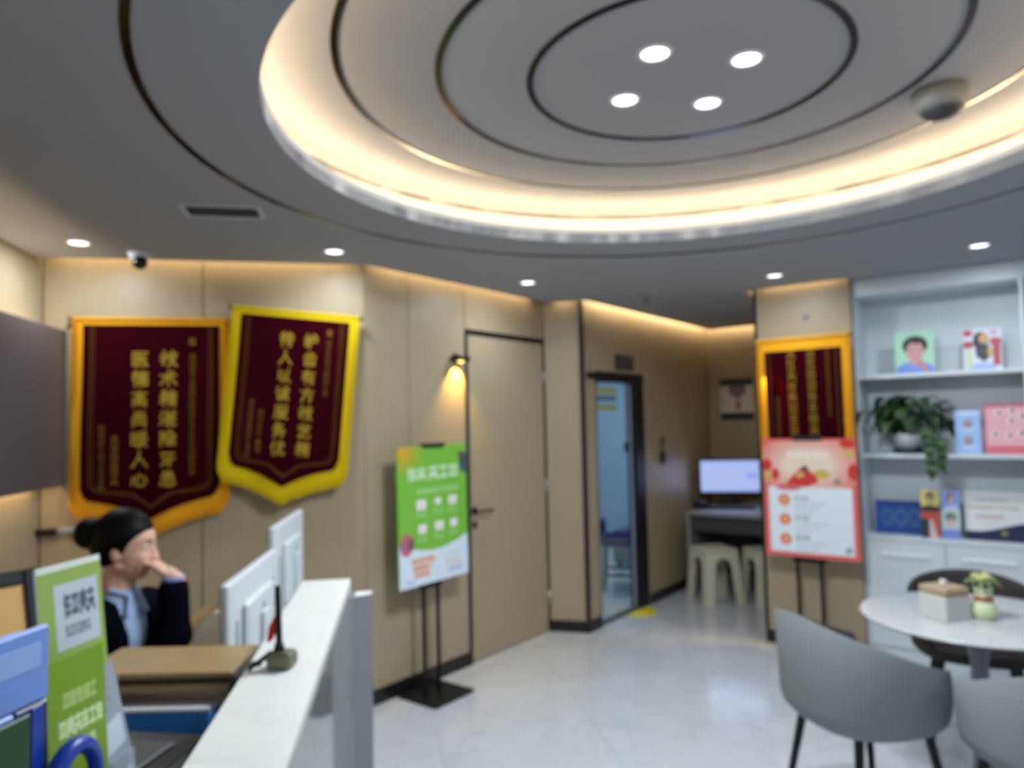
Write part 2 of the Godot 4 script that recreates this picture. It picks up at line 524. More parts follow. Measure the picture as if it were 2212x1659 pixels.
func make_materials() -> void:
	M["_strokes"] = strokes()
	var grain := tex(grain_image(256, 256, 3, 60.0, 3.0, 0.93, 1.0))
	var w := mat("wall_laminate", Color(0.655, 0.595, 0.49), 0.42, 0.0, 0.38)
	w.albedo_texture = grain
	w.uv1_triplanar = true
	w.uv1_world_triplanar = true
	w.uv1_scale = Vector3(1.6, 1.6, 1.6)
	var wl := mat("wall_plaster_warm", Color(0.66, 0.60, 0.50), 0.7)
	wl.albedo_texture = grain
	wl.uv1_triplanar = true
	wl.uv1_world_triplanar = true
	mat("joint_dark", Color(0.30, 0.28, 0.26), 0.8)
	mat("ceiling_white", Color(0.88, 0.88, 0.87), 0.9, 0.0, 0.3)  # paler copy of the ceiling colour: cove brightness put into lip and cove
	mat("ceiling_paint", Color(0.655, 0.665, 0.685), 0.9, 0.0, 0.3)
	mat("plain_white", Color(0.84, 0.85, 0.86), 0.75)
	mat("black_metal", Color(0.055, 0.058, 0.065), 0.42, 0.3)
	mat("black_gloss", Color(0.02, 0.02, 0.022), 0.16)
	mat("baseboard_black", Color(0.05, 0.055, 0.065), 0.35)
	mat("joint_grey", Color(0.62, 0.63, 0.64), 0.9)
	var veins := tex(veined_image(5, 0.05))
	for i in 3:
		var k: float = [0.0, 0.012, -0.012][i]
		var t := mat("tile_%d" % i, Color(0.735 + k, 0.745 + k, 0.765 + k), 0.16)
		t.albedo_texture = veins
		t.uv1_triplanar = true
		t.uv1_world_triplanar = true
		t.uv1_scale = Vector3(0.7, 0.7, 0.7)
		t.uv1_offset = Vector3(0.3 * i, 0.1, 0.55 * i)
	var cw := mat("counter_white", Color(0.90, 0.91, 0.90), 0.22)
	cw.albedo_texture = tex(veined_image(11, 0.03))
	cw.uv1_triplanar = true
	cw.uv1_world_triplanar = true
	mat("counter_gloss", Color(0.52, 0.53, 0.535), 0.06)
	mat("table_white", Color(0.71, 0.72, 0.725), 0.2).albedo_texture = veins
	M["table_white"].uv1_triplanar = true
	M["table_white"].uv1_world_triplanar = true
	mat("cabinet_white", Color(0.83, 0.86, 0.88), 0.4)
	mat("cabinet_groove", Color(0.90, 0.92, 0.93), 0.3)
	var wd := mat("desk_wood", Color(0.66, 0.55, 0.37), 0.42)
	wd.albedo_texture = tex(grain_image(256, 256, 21, 3.0, 50.0, 0.80, 1.0))
	wd.uv1_triplanar = true
	wd.uv1_world_triplanar = true
	wd.uv1_scale = Vector3(1.5, 1.5, 1.5)
	mat("panel_charcoal", Color(0.34, 0.31, 0.31), 0.4)
	mat("fabric_grey", Color(0.50, 0.52, 0.53), 0.85)
	mat("fabric_brown", Color(0.16, 0.125, 0.115), 0.7)
	mat("monitor_white", Color(0.78, 0.80, 0.82), 0.4)
	mat("monitor_mark", Color(0.55, 0.58, 0.62), 0.5)
	mat("dark_plastic", Color(0.10, 0.12, 0.135), 0.4)
	mat("charcoal_plastic", Color(0.22, 0.225, 0.235), 0.5)
	mat("grey_plastic", Color(0.52, 0.52, 0.56), 0.45)
	mat("table_grey", Color(0.52, 0.53, 0.52), 0.5)
	mat("stool_cream", Color(0.80, 0.78, 0.70), 0.4)
	mat("steel", Color(0.70, 0.71, 0.72), 0.3, 0.9)
	mat("lamp_trim", Color(0.86, 0.87, 0.88), 0.4)
	mat("blue_plastic", Color(0.06, 0.22, 0.60), 0.35)
	mat("blue_pad", Color(0.01, 0.04, 0.40), 0.7, 0.0, 0.12)
	mat("blue_box", Color(0.22, 0.50, 0.80), 0.35)
	mat("blue_light", Color(0.45, 0.58, 0.84), 0.4)
	mat("blue_navy", Color(0.12, 0.17, 0.38), 0.4)
	mat("yellow_sticker", Color(0.85, 0.78, 0.10), 0.5)
	mat("red_cloth", Color(0.72, 0.12, 0.16), 0.6)
	mat("cream_plastic", Color(0.88, 0.83, 0.77), 0.5)
	mat("olive_metal", Color(0.42, 0.42, 0.34), 0.35, 0.4)
	mat("beige_vinyl", Color(0.66, 0.62, 0.55), 0.5)
	mat("kraft", Color(0.62, 0.54, 0.44), 0.6)
	mat("paper", Color(0.92, 0.92, 0.92), 0.7)
	mat("vase_green", Color(0.78, 0.82, 0.66), 0.35)
	mat("terracotta", Color(0.60, 0.28, 0.22), 0.6)
	mat("pot_white", Color(0.80, 0.82, 0.83), 0.35)
	mat("soil", Color(0.10, 0.075, 0.06), 0.95)
	for i in 3:
		var lf := mat("leaf_%d" % i, [Color(0.13, 0.25, 0.13), Color(0.10, 0.20, 0.11), Color(0.20, 0.30, 0.10)][i], 0.45)
		lf.backlight_enabled = true
		lf.backlight = Color(0.10, 0.16, 0.05)
	mat("stem_green", Color(0.16, 0.27, 0.10), 0.6)
	mat("room_blue", Color(0.62, 0.72, 0.78), 0.6)
	var g := mat("door_glass", Color(0.75, 0.86, 0.90, 0.025), 0.03)
	g.transparency = BaseMaterial3D.TRANSPARENCY_ALPHA
	var sg := mat("window_glass", Color(0.95, 0.98, 1.0, 0.05), 0.02)
	sg.transparency = BaseMaterial3D.TRANSPARENCY_ALPHA
	var ac := mat("acrylic", Color(0.80, 0.85, 0.90, 0.22), 0.05)
	ac.transparency = BaseMaterial3D.TRANSPARENCY_ALPHA
	for e in [["gold_fringe", Color(0.87, 0.61, 0.12)], ["gold_fringe_lemon", Color(0.80, 0.69, 0.07)]]:
		var gf := mat(e[0], e[1], 0.8, 0.0, 0.2)
		gf.backlight_enabled = true
		gf.backlight = Color(0.45, 0.35, 0.12)
	glow("lamp_disc", Color(0.96, 0.98, 1.0), 2.6)
	glow("led_warm", Color(1.0, 0.78, 0.48), 1.2)
	glow("led_cove", Color(1.0, 0.86, 0.62), 1.2)
	glow("sconce_glow", Color(1.0, 0.86, 0.45), 3.0)
	mat("skin", Color(0.86, 0.68, 0.59), 0.5).subsurf_scatter_enabled = true
	M["skin"].subsurf_scatter_strength = 0.08
	mat("hair", Color(0.018, 0.018, 0.022), 0.5, 0.0, 0.25)
	mat("blazer_navy", Color(0.025, 0.032, 0.075), 0.85, 0.0, 0.15)
	mat("shirt_blue", Color(0.60, 0.70, 0.84), 0.8)
	mat("cuff_blue", Color(0.50, 0.56, 0.78), 0.8)
	mat("trousers_black", Color(0.03, 0.03, 0.04), 0.85)
	mat("lips", Color(0.68, 0.36, 0.36), 0.45)
	mat("eye_white", Color(0.88, 0.88, 0.88), 0.3)
	mat("eye_dark", Color(0.05, 0.03, 0.025), 0.2)

# ---------------------------------------------------------------- walls
# panels: [u0, u1, y0, y1]; backs: same, dark body behind the joints
func wall(called: String, label: String, p0: Vector2, p1: Vector2, panels: Array, m: Material, more0 := 0.0, more1 := 0.0) -> Node3D:
	# more0, more1: how far the body runs on past its first and last corner, behind the neighbouring wall
	var top := 2.62
	var d := (p1 - p0).normalized()
	var s := structure(called, label, "wall", v3(p0), yaw_of(d))
	for n in panels.size():
		var p: Array = panels[n]
		var b0: float = p[0] - (more0 if n == 0 else 0.0)
		var b1: float = p[1] + (more1 if n == panels.size() - 1 else 0.0)
		bx("backing", s, M["joint_dark"], Vector3(b0, p[2], -0.12), Vector3(b1, minf(p[3], top), -0.014), 0.0)
		bx("panel", s, m, Vector3(p[0] + 0.003, p[2], -0.0139), Vector3(p[1] - 0.003, minf(p[3], top), 0.0), 0.0015)
	return s

func baseboard(called: String, label: String, p0: Vector2, p1: Vector2, u0: float, u1: float) -> void:
	var d := (p1 - p0).normalized()
	var s := structure(called, label, "baseboard", v3(p0), yaw_of(d))
	bx("board", s, M["baseboard_black"], Vector3(u0, 0.0, 0.0), Vector3(u1, 0.085, 0.012), 0.003)

func build_shell() -> void:
	# floor: 0.8 m tiles laid along the counter's direction
	var f := structure("floor", "glossy pale grey marble tile floor of the reception hall", "floor")
	var v := Vector2(0.189, 0.982)
	var u := Vector2(0.982, -0.189)
	var at := yaw_of(u)
	bx("joint_bed", f, M["joint_grey"], Vector3(-3.4, -0.12, -9.6), Vector3(4.6, -0.0035, 2.2), 0.0)
	var o := Vector2(1.05, -4.558)
	var poly := PackedVector2Array([PL0, PA, PB, PC, PD, PE, PK, PG, PH, PHB, PR1, PR0])
	var big: PackedVector2Array = Geometry2D.offset_polygon(poly, 0.12)[0]
	for i in range(-6, 6):
		for j in range(-6, 9):
			var c := o + u * (i + 0.5) * 0.8 + v * (j + 0.5) * 0.8
			var near := false
			for k in [[-1, -1], [1, -1], [1, 1], [-1, 1], [0, 0]]:
				if Geometry2D.is_point_in_polygon(c + u * 0.4 * k[0] + v * 0.4 * k[1], big):
					near = true
			if near:
				obj("tile", box(Vector3(0.7986, 0.012, 0.7986), 0.0), M["tile_%d" % rng.randi_range(0, 2)], f, Vector3(c.x, -0.006, c.y), Vector3(0, at, 0))
	# walls
	var lw: float = PL0.distance_to(PA)
	wall("wall_left", "beige wall on the far left behind a floating charcoal panel", PL0, PA, [[0, lw - 2.4, 0, 2.62], [lw - 2.4, lw - 1.2, 0, 2.62], [lw - 1.2, lw, 0, 2.62]], M["wall_laminate"], 0.12, 0.12)
	wall("wall_back", "beige panelled wall carrying two red velvet banners behind the counter", PA, PB, [[0, 0.782, 0, 2.62], [0.782, PA.distance_to(PB), 0, 2.62]], M["wall_laminate"], 0.12, 0.00)
	var dw := PB.distance_to(PC)
	wall("wall_door", "beige panelled wall with a flush door and black frame", PB, PC, [[0, 0.345, 0, 2.62], [0.345, 0.858, 0, 2.62], [0.858, dw, 2.19, 2.62]], M["wall_laminate"], 0.00, 0.12)
	wall("wall_return", "narrow beige wall strip between the flush door and glass door", PC, PD, [[0, PC.distance_to(PD), 0, 2.62]], M["wall_laminate"], 0.12, -0.00)
	var gw := PD.distance_to(PE)
	wall("wall_corridor", "beige glossy wall with the glass door along the corridor", PD, PE, [[0, 0.19, 0, 2.62], [0.19, 0.99, 1.95, 2.62], [0.99, 1.66, 0, 2.62], [1.66, gw, 0, 2.62]], M["wall_laminate"], 0.00, 0.12)
	wall("wall_alcove", "dim beige end wall above the computer desk", PE, PK, [[0, PE.distance_to(PK), 0, 2.62]], M["wall_laminate"], 0.12, 0.12)
	wall("wall_alcove_side", "beige side of the column facing the computer desk", PK, PG, [[0, PK.distance_to(PG) - 0.0145, 0, 2.62]], M["wall_laminate"], 0.12, -0.01)
	wall("wall_column", "beige column front carrying the third red banner", PG, PH, [[0, PG.distance_to(PH), 0, 2.62]], M["wall_laminate"])
	wall("wall_column_side", "short beige side of the column beside the white shelf", PH, PHB, [[0.0145, PH.distance_to(PHB), 0, 2.62]], M["wall_laminate"], -0.01, 0.12)
	wall("wall_shelf", "white wall behind the display shelf", PHB, PR1, [[0, PHB.distance_to(PR1), 0, 2.62]], M["plain_white"], 0.12, 0.12)
	var bw := PR0.distance_to(PL0)
	wall("wall_behind", "white wall behind the camera", PR0, PL0, [[0, bw, 0, 2.62]], M["plain_white"], 0.12, 0.12)
	# right side: shop front with four tall panes
	var rw := PR1.distance_to(PR0)
	var d := (PR0 - PR1).normalized()
	var s := structure("wall_right", "shop front wall with tall window openings", "wall", v3(PR1), yaw_of(d))
	bx("sill", s, M["plain_white"], Vector3(-0.12, 0, -0.12), Vector3(rw + 0.12, 0.25, 0), 0.0)
	bx("header", s, M["plain_white"], Vector3(-0.12, 2.3, -0.12), Vector3(rw + 0.12, 2.62, 0), 0.0)
	var edges := [0.0, 0.25, 1.40, 2.55, 3.70, 4.60, rw]
	bx("post", s, M["plain_white"], Vector3(-0.12, 0.25, -0.12), Vector3(0.25, 2.3, 0), 0.0)
	bx("post", s, M["plain_white"], Vector3(4.60, 0.25, -0.12), Vector3(rw + 0.12, 2.3, 0), 0.0)
	for i in range(1, 5):
		var wn := structure("window_%d" % i, "tall shop window pane in a dark metal frame", "window", v3(PR1), yaw_of(d))
		var a: float = edges[i]
		var b: float = edges[i + 1]
		bx("pane", wn, M["window_glass"], Vector3(a + 0.04, 0.29, -0.066), Vector3(b - 0.04, 2.26, -0.060), 0.0)
		for e in [[a, a + 0.04, 0.25, 2.3], [b - 0.04, b, 0.25, 2.3], [a + 0.04, b - 0.04, 0.25, 0.29], [a + 0.04, b - 0.04, 2.26, 2.3]]:
			bx("frame", wn, M["black_metal"], Vector3(e[0], e[2], -0.09), Vector3(e[1], e[3], -0.03), 0.003)
	# baseboards
	baseboard("baseboard_door", "black baseboard under the panelled wall by the green sign", PB, PC, 0.0, 0.855)
	baseboard("baseboard_return", "short black baseboard beside the flush door", PC, PD, 0.0, PC.distance_to(PD) + 0.01)
	baseboard("baseboard_corridor", "black baseboard along the corridor wall past the glass door", PD, PE, 1.0, gw)
	baseboard("baseboard_corner", "short black baseboard left of the glass door", PD, PE, 0.0, 0.185)
	baseboard("baseboard_alcove", "black baseboard behind the computer desk", PE, PK, 0.0, PE.distance_to(PK))
	baseboard("baseboard_column", "black baseboard at the foot of the column", PG, PH, -0.01, PG.distance_to(PH))
	baseboard("baseboard_back", "black baseboard of the banner wall behind the desk", PA, PB, 0.0, PA.distance_to(PB))
	baseboard("baseboard_left", "black baseboard of the far left wall", PL0, PA, 0.0, lw - 0.02)
	# dark corner trims
	var t1 := structure("trim_1", "thin black corner strip beside the glass door", "trim", v3(PD), yaw_of((PE - PD).normalized()))
	bx("strip", t1, M["black_metal"], Vector3(-0.02, 0.085, -0.01), Vector3(0.022, 2.56, 0.008), 0.002)
	var t2 := structure("trim_2", "thin dark corner strip on the left edge of the column", "trim", v3(PG), yaw_of((PH - PG).normalized()))
	bx("strip", t2, M["black_metal"], Vector3(-0.012, 0.085, -0.02), Vector3(0.010, 2.56, 0.005), 0.002)
	# floating charcoal panel with light strips above and below, on the left wall
	var fp := thing("floating_panel", "charcoal wall panel floating off the left wall, lit above and below", "wall panel", v3(PL0), yaw_of((PA - PL0).normalized()))
	bx("face_panel", fp, M["panel_charcoal"], Vector3(lw - 2.6, 1.285, 0.085), Vector3(lw - 0.03, 2.085, 0.13), 0.006)
	bx("mount", fp, M["joint_dark"], Vector3(lw - 2.5, 1.36, 0.0), Vector3(lw - 0.12, 2.01, 0.085), 0.004)
	bx("led_strip", fp, M["led_warm"], Vector3(lw - 2.55, 2.02, 0.035), Vector3(lw - 0.10, 2.03, 0.05), 0.001)
	bx("led_strip", fp, M["led_warm"], Vector3(lw - 2.55, 1.34, 0.035), Vector3(lw - 0.10, 1.35, 0.05), 0.001)
	var nrm := fp.basis.z
	var al := fp.basis.x
	var mid: Vector3 = fp.position + al * (lw - 1.33)
	area(mid + nrm * 0.045 + Vector3(0, 2.034, 0), Vector3(0, 1, 0) - nrm * 0.25, al, 2.44, 0.02, 0.17 * 2.44, WARM)
	area(mid + nrm * 0.045 + Vector3(0, 1.336, 0), Vector3(0, -1, 0) - nrm * 0.25, al, 2.44, 0.02, 0.26 * 2.44, WARM)
	# little black rail on the banner wall
	var bt := yaw_of((PB - PA).normalized())
	var rail := thing("wall_rail", "small black and grey rail fixed low on the wall at the left banner", "rail", v3(PA), bt)
	bx("bar", rail, M["black_metal"], Vector3(-0.0, 1.035, 0.03), Vector3(0.10, 1.07, 0.06), 0.006)
	bx("sleeve", rail, M["grey_plastic"], Vector3(0.10, 1.042, 0.032), Vector3(0.23, 1.072, 0.058), 0.006)
	bx("bracket", rail, M["black_metal"], Vector3(0.03, 1.04, 0.0), Vector3(0.06, 1.065, 0.03), 0.003)
	# room seen through the glass door
	var gd := (PE - PD).normalized()
	for e in [["wall_treatment_end", "end_wall", "pale blue end wall of the room behind the glass door", Vector3(3.2, 0, -2.2), Vector3(3.3, 2.62, -0.16)], ["wall_treatment_side", "side_wall", "pale blue far side wall of the room behind the glass door", Vector3(-0.2, 0, -2.3), Vector3(3.3, 2.62, -2.2)], ["wall_treatment_near", "near_wall", "pale blue near wall of the room behind the glass door", Vector3(-0.3, 0, -2.3), Vector3(-0.2, 2.62, -0.39)], ["wall_treatment_front", "front_wall", "pale blue inner face beside the glass door", Vector3(1.0, 0, -0.16), Vector3(3.3, 2.62, -0.12)], ["ceiling_treatment", "slab", "white ceiling of the room behind the glass door", Vector3(-0.3, 2.5, -2.3), Vector3(3.3, 2.6, -0.16)], ["floor_treatment", "slab", "pale tiled floor behind the glass door", Vector3(-0.3, -0.02, -2.3), Vector3(3.3, 0.0, -0.0)]]:
		var gr := structure(e[0], e[2], "room", v3(PD), yaw_of(gd))
		bx(e[1], gr, M["tile_0"] if e[0] == "floor_treatment" else M["room_blue"], e[3], e[4], 0.0)

# ---------------------------------------------------------------- ceiling
func inset(pts: Array, offs: Array) -> PackedVector2Array:
	var out := PackedVector2Array()
	var n := pts.size()
	for i in n:
		var h := (i + n - 1) % n
		var d0: Vector2 = (pts[i] - pts[h]).normalized()
		var d1: Vector2 = (pts[(i + 1) % n] - pts[i]).normalized()
		var p0: Vector2 = pts[i] + Vector2(-d0.y, d0.x) * offs[h]
		var p1: Vector2 = pts[i] + Vector2(-d1.y, d1.x) * offs[i]
		var q = Geometry2D.line_intersects_line(p0, d0, p1, d1)
		out.append(q if q != null else p1)
	return out

func slab(called: String, parent: Node, poly: PackedVector2Array, y0: float, y1: float, hole: float, m: Material) -> void:
	# ring of strips between the round hole and the outline, cut from the outline by CSG
	var c := CSGCombiner3D.new()
	c.name = called
	parent.add_child(c, true)
	var p := CSGPolygon3D.new()
	p.name = "plate"
	p.polygon = poly
	p.mode = CSGPolygon3D.MODE_DEPTH
	p.depth = y1 - y0
	p.material = m
	c.add_child(p)
	p.rotation.x = PI / 2         # polygon (x, y) -> (x, z); depth runs up from y0
	p.position.y = y0
	var k := CSGCylinder3D.new()
	k.name = "hole"
	k.operation = CSGShape3D.OPERATION_SUBTRACTION
	k.radius = hole
	k.height = 1.0
	k.sides = 128
	k.smooth_faces = true
	k.material = m
	c.add_child(k)
	k.position = Vector3(RC.x, (y0 + y1) / 2, RC.y)

func build_ceiling() -> void:
	var pts := [PL0, PA, PB, PC, PD, PE, PK, PG, PH, PHB, PR1, PR0]
	var gap := [0.0, 0.07, 0.07, 0.07, 0.07, 0.07, 0.07, 0.06, 0.0, 0.0, 0.0, 0.0]
	var s := structure("ceiling", "grey-white plaster ceiling with a round raised disc and black inlaid rings", "ceiling")
	slab("lower_plate", s, inset(pts, gap), CEIL, CEIL + 0.045, 1.31, M["ceiling_paint"])
	slab("upper_plate", s, Geometry2D.offset_polygon(PackedVector2Array(pts), 0.12)[0], 2.62, 2.645, 1.46, M["ceiling_paint"])
	var c := Vector3(RC.x, 0, RC.y)
	# lip of the recess, trough and wall of the cove, raised disc
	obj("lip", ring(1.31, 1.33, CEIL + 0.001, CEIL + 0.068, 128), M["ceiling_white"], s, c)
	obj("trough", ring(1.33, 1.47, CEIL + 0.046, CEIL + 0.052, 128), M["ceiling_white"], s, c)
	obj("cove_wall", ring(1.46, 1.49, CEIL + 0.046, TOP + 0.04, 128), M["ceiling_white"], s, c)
	obj("raised_disc", lathe([Vector2(0.0001, TOP), Vector2(1.47, TOP), Vector2(1.47, TOP + 0.03), Vector2(0.0001, TOP + 0.03)], 128, false), M["ceiling_paint"], s, c)
	for r in [1.112, 0.80, 0.504]:
		obj("inlaid_ring", ring(r - 0.011, r + 0.011, TOP - 0.004, TOP + 0.002, 128), M["black_gloss"], s, c)
	obj("inlaid_ring", ring(1.61 - 0.011, 1.61 + 0.011, CEIL - 0.004, CEIL + 0.002, 128), M["black_gloss"], s, c)
	# cove light: a warm strip lying in the trough all round
	var cs := thing("cove_light_strip", "warm round light strip hidden in the ceiling recess", "light strip", c)
	obj("strip", ring(1.385, 1.40, CEIL + 0.053, CEIL + 0.061, 128), M["led_cove"], cs)
	var n := 28
	for i in n:
		var a := TAU * (i + 0.5) / n
		var dir := Vector3(cos(a), 0, sin(a))
		area(c + dir * 1.39 + Vector3(0, CEIL + 0.064, 0), Vector3(0, 1, 0) - dir * 0.4, Vector3(-dir.z, 0, dir.x), TAU * 1.39 / n, 0.02, COVE_E, COVE)
	# light strips in the slots between ceiling and walls
	for i in range(1, 8):
		var p0: Vector2 = pts[i]
		var p1: Vector2 = pts[i + 1]
		var d := (p1 - p0).normalized()
		var nn := Vector3(-d.y, 0, d.x)
		var dd := Vector3(d.x, 0, d.y)
		var len_: float = p0.distance_to(p1) - 0.06
		var m := v3((p0 + p1) / 2)
		var st := thing("slot_light_strip", ["", "warm light strip in the ceiling slot above the two banners", "warm light strip in the ceiling slot above the flush door", "short warm light strip above the narrow wall return", "warm light strip in the ceiling slot above the glass door", "warm light strip above the computer desk wall", "warm light strip along the inner side of the column", "warm light strip above the column banner"][i], "light strip", m, yaw_of(d))
		obj("strip", box(Vector3(maxf(0.08, len_ - 0.22), 0.012, 0.01), 0.001), M["led_warm"], st, Vector3(0, CEIL + 0.052, 0.085))
		area(m + nn * 0.078 + Vector3(0, CEIL + 0.075, 0), -nn - Vector3(0, 0.5, 0), dd, len_ - 0.06, 0.02, SLOT_E * len_ * (2.1 if i > 3 and i < 7 else 1.0), WARM)

const COVE_E := 0.09
const SLOT_E := 0.17

# ---------------------------------------------------------------- doors
func plan_prism(pts: Array, y0: float, y1: float) -> ArrayMesh:      # outline in plan (x, z); turn the node by -90 degrees about x
	var p := PackedVector2Array()
	for q in pts:
		p.append(Vector2(q.x, -q.y))
	return prism(p, y0, y1)

const FLAT := Vector3(-PI / 2, 0, 0)

func build_doors() -> void:
	var d := (PC - PB).normalized()
	var s := structure("door_1", "flush beige door with thin black frame and lever handle", "door", v3(PB), yaw_of(d))
	bx("leaf", s, M["wall_laminate"], Vector3(0.888, 0.008, -0.05), Vector3(1.757, 2.155, -0.006), 0.002)
	bx("frame", s, M["black_metal"], Vector3(0.855, 0.0, -0.12), Vector3(0.885, 2.19, 0.006), 0.002)
	bx("frame", s, M["black_metal"], Vector3(0.885, 2.158, -0.12), Vector3(1.772, 2.19, 0.006), 0.002)
	bx("frame", s, M["black_metal"], Vector3(1.760, 0.0, -0.12), Vector3(1.772, 2.158, 0.002), 0.002)
	var h := bx("handle_plate", s, M["black_metal"], Vector3(0.905, 0.955, -0.006), Vector3(0.955, 1.005, 0.004), 0.003)
	obj("lever", tube([Vector3(0, 0, 0), Vector3(0, 0, 0.045), Vector3(0.03, 0, 0.05), Vector3(0.135, -0.004, 0.05)], 0.009), M["black_metal"], h)
	bx("lock_plate", s, M["black_metal"], Vector3(0.910, 0.87, -0.006), Vector3(0.950, 0.91, 0.006), 0.003)
	for y in [0.25, 1.08, 1.90]:
		obj("hinge", lathe([Vector2(0.0001, -0.05), Vector2(0.007, -0.05), Vector2(0.007, 0.05), Vector2(0.0001, 0.05)], 12), M["steel"], s, Vector3(1.757, y, 0.004))
	# glass door
	var gd := (PE - PD).normalized()
	var g := structure("door_2", "glass door in a dark metal frame with stickers near the top", "door", v3(PD), yaw_of(gd))
	bx("glass_pane", g, M["door_glass"], Vector3(0.235, 0.03, -0.05), Vector3(0.82, 1.875, -0.042), 0.0)
	bx("frame", g, M["dark_plastic"], Vector3(0.20, 0.0, -0.075), Vector3(0.238, 1.92, -0.02), 0.003)
	bx("frame", g, M["black_metal"], Vector3(0.82, 0.0, -0.085), Vector3(0.985, 1.92, 0.004), 0.003)
	bx("frame", g, M["black_metal"], Vector3(0.19, 1.87, -0.085), Vector3(0.99, 1.935, 0.006), 0.003)
	bx("threshold", g, M["olive_metal"], Vector3(0.20, 0.0, -0.08), Vector3(0.82, 0.012, 0.0), 0.002)
	bx("stile", g, M["grey_plastic"], Vector3(0.806, 0.012, -0.058), Vector3(0.82, 1.87, -0.03), 0.002)
	bx("door_closer", g, M["black_metal"], Vector3(0.06, 1.885, 0.0), Vector3(0.22, 1.935, 0.03), 0.006)
	bx("hinge_plate", g, M["black_metal"], Vector3(0.19, 1.85, -0.02), Vector3(0.23, 1.90, 0.002), 0.002)
	# sticker lines on the glass
	var im := blank(128, 160, Color(0.72, 0.74, 0.42))
	im = blank(256, 48, Color(0.70, 0.72, 0.36))
	small_marks(im, 8, 8, 10, 20, Vector2(1, 0), Color(0.35, 0.42, 0.40), 3)
	var ms := printed("sticker_yellow", im)
	var im2 := blank(256, 48, Color(0.34, 0.46, 0.50))
	small_marks(im2, 8, 8, 10, 20, Vector2(1, 0), Color(0.6, 0.7, 0.74), 3)
	var ms2 := printed("sticker_blue", im2)
	for e in [[1.80, ms], [1.74, ms2], [1.665, ms]]:
		obj("sticker", print_board(0.33, 0.045, 0.001), e[1], g, Vector3(0.42, e[0], -0.0405))
	bx("leaf_sticker", g, mat("sticker_green", Color(0.16, 0.34, 0.33), 0.5), Vector3(0.69, 1.30, -0.0415), Vector3(0.80, 1.375, -0.0405), 0.0)
	# sign box over the glass door
	var ex := thing("door_sign", "small dark sign box above the glass door", "sign", v3(PD), yaw_of(gd))
	bx("housing", ex, M["dark_plastic"], Vector3(0.50, 1.975, 0.0), Vector3(0.78, 2.095, 0.025), 0.004)
	bx("face", ex, M["charcoal_plastic"], Vector3(0.515, 1.99, 0.0251), Vector3(0.765, 2.08, 0.027), 0.001)
	# yellow sticker on the floor
	var half := PackedVector2Array()
	for i in 21:
		half.append(Vector2(0.17 * cos(PI * i / 20.0), -0.17 * sin(PI * i / 20.0)))
	var ys := thing("floor_sticker", "yellow half-round sticker on the floor at the glass door", "sticker", v3(PD), yaw_of(gd))
	obj("sheet", prism(half, 0.0005, 0.002), M["yellow_sticker"], ys, Vector3(0.72, 0.0, 0.01), Vector3(-PI / 2, 0, 0))
	# things in the room behind the glass
	var lamp := thing("ceiling_panel_light", "flat white ceiling light in the room behind the glass door", "ceiling light", v3(PD), yaw_of(gd))
	bx("panel_frame", lamp, M["lamp_trim"], Vector3(1.0, 2.47, -1.6), Vector3(2.2, 2.5, -0.9), 0.003)
	bx("diffuser", lamp, M["lamp_disc"], Vector3(1.03, 2.464, -1.57), Vector3(2.17, 2.47, -0.93), 0.001)
	area(lamp.transform * Vector3(1.6, 2.455, -1.25), Vector3(0, -1, 0), lamp.basis.x, 1.14, 0.64, ROOM_E, Color(0.80, 0.91, 1.0))
	var ch := thing("padded_chair", "blue padded chair with brown legs seen through the glass door", "chair", lamp.transform * Vector3(1.46, 0, -0.50), yaw_of(gd) + 0.5)
	bx("seat", ch, M["blue_pad"], Vector3(-0.21, 0.40, -0.20), Vector3(0.21, 0.48, 0.20), 0.02)
	bx("backrest", ch, M["blue_pad"], Vector3(-0.20, 0.50, -0.21), Vector3(0.20, 0.62, -0.16), 0.015)
	bx("armrest", ch, M["blue_pad"], Vector3(-0.24, 0.46, -0.20), Vector3(-0.20, 0.53, 0.18), 0.012)
	for sx in [-1, 1]:
		for sz in [-1, 1]:
			obj("leg", tube([Vector3(sx * 0.19, 0.0, sz * 0.18), Vector3(sx * 0.17, 0.41, sz * 0.16)], 0.02), M["olive_metal"], ch)
		obj("stretcher", tube([Vector3(sx * 0.185, 0.14, -0.17), Vector3(sx * 0.185, 0.14, 0.17)], 0.013), M["dark_plastic"], ch)
	obj("back_post", tube([Vector3(-0.15, 0.44, -0.19), Vector3(-0.15, 0.56, -0.19)], 0.012), M["olive_metal"], ch)
	obj("back_post", tube([Vector3(0.15, 0.44, -0.19), Vector3(0.15, 0.56, -0.19)], 0.012), M["olive_metal"], ch)
	var cab := thing("storage_cart", "dark low cart beyond the blue chair behind glass", "cart", lamp.transform * Vector3(2.35, 0, -0.75), yaw_of(gd))
	bx("body", cab, M["charcoal_plastic"], Vector3(-0.2, 0.06, -0.25), Vector3(0.2, 0.40, 0.25), 0.01)
	bx("drawer", cab, M["table_grey"], Vector3(-0.215, 0.24, -0.22), Vector3(-0.2, 0.38, 0.22), 0.004)
	bx("drawer", cab, M["table_grey"], Vector3(-0.215, 0.08, -0.22), Vector3(-0.2, 0.22, 0.22), 0.004)
	for sx in [-1, 1]:
		for sz in [-1, 1]:
			obj("caster", lathe([Vector2(0.0001, 0.0), Vector2(0.022, 0.0), Vector2(0.022, 0.06), Vector2(0.0001, 0.06)], 12), M["dark_plastic"], cab, Vector3(sx * 0.16, 0, sz * 0.2))
	# wall sconces: by the flush door, and one on the column behind the banner
	sconce(PB, PC, 0.765, 1.965, "black wall sconce glowing warm yellow beside the flush door")
	sconce(PG, PH, 0.125, 1.89, "wall sconce on the column glowing behind the third banner", 0.75, 1.3)
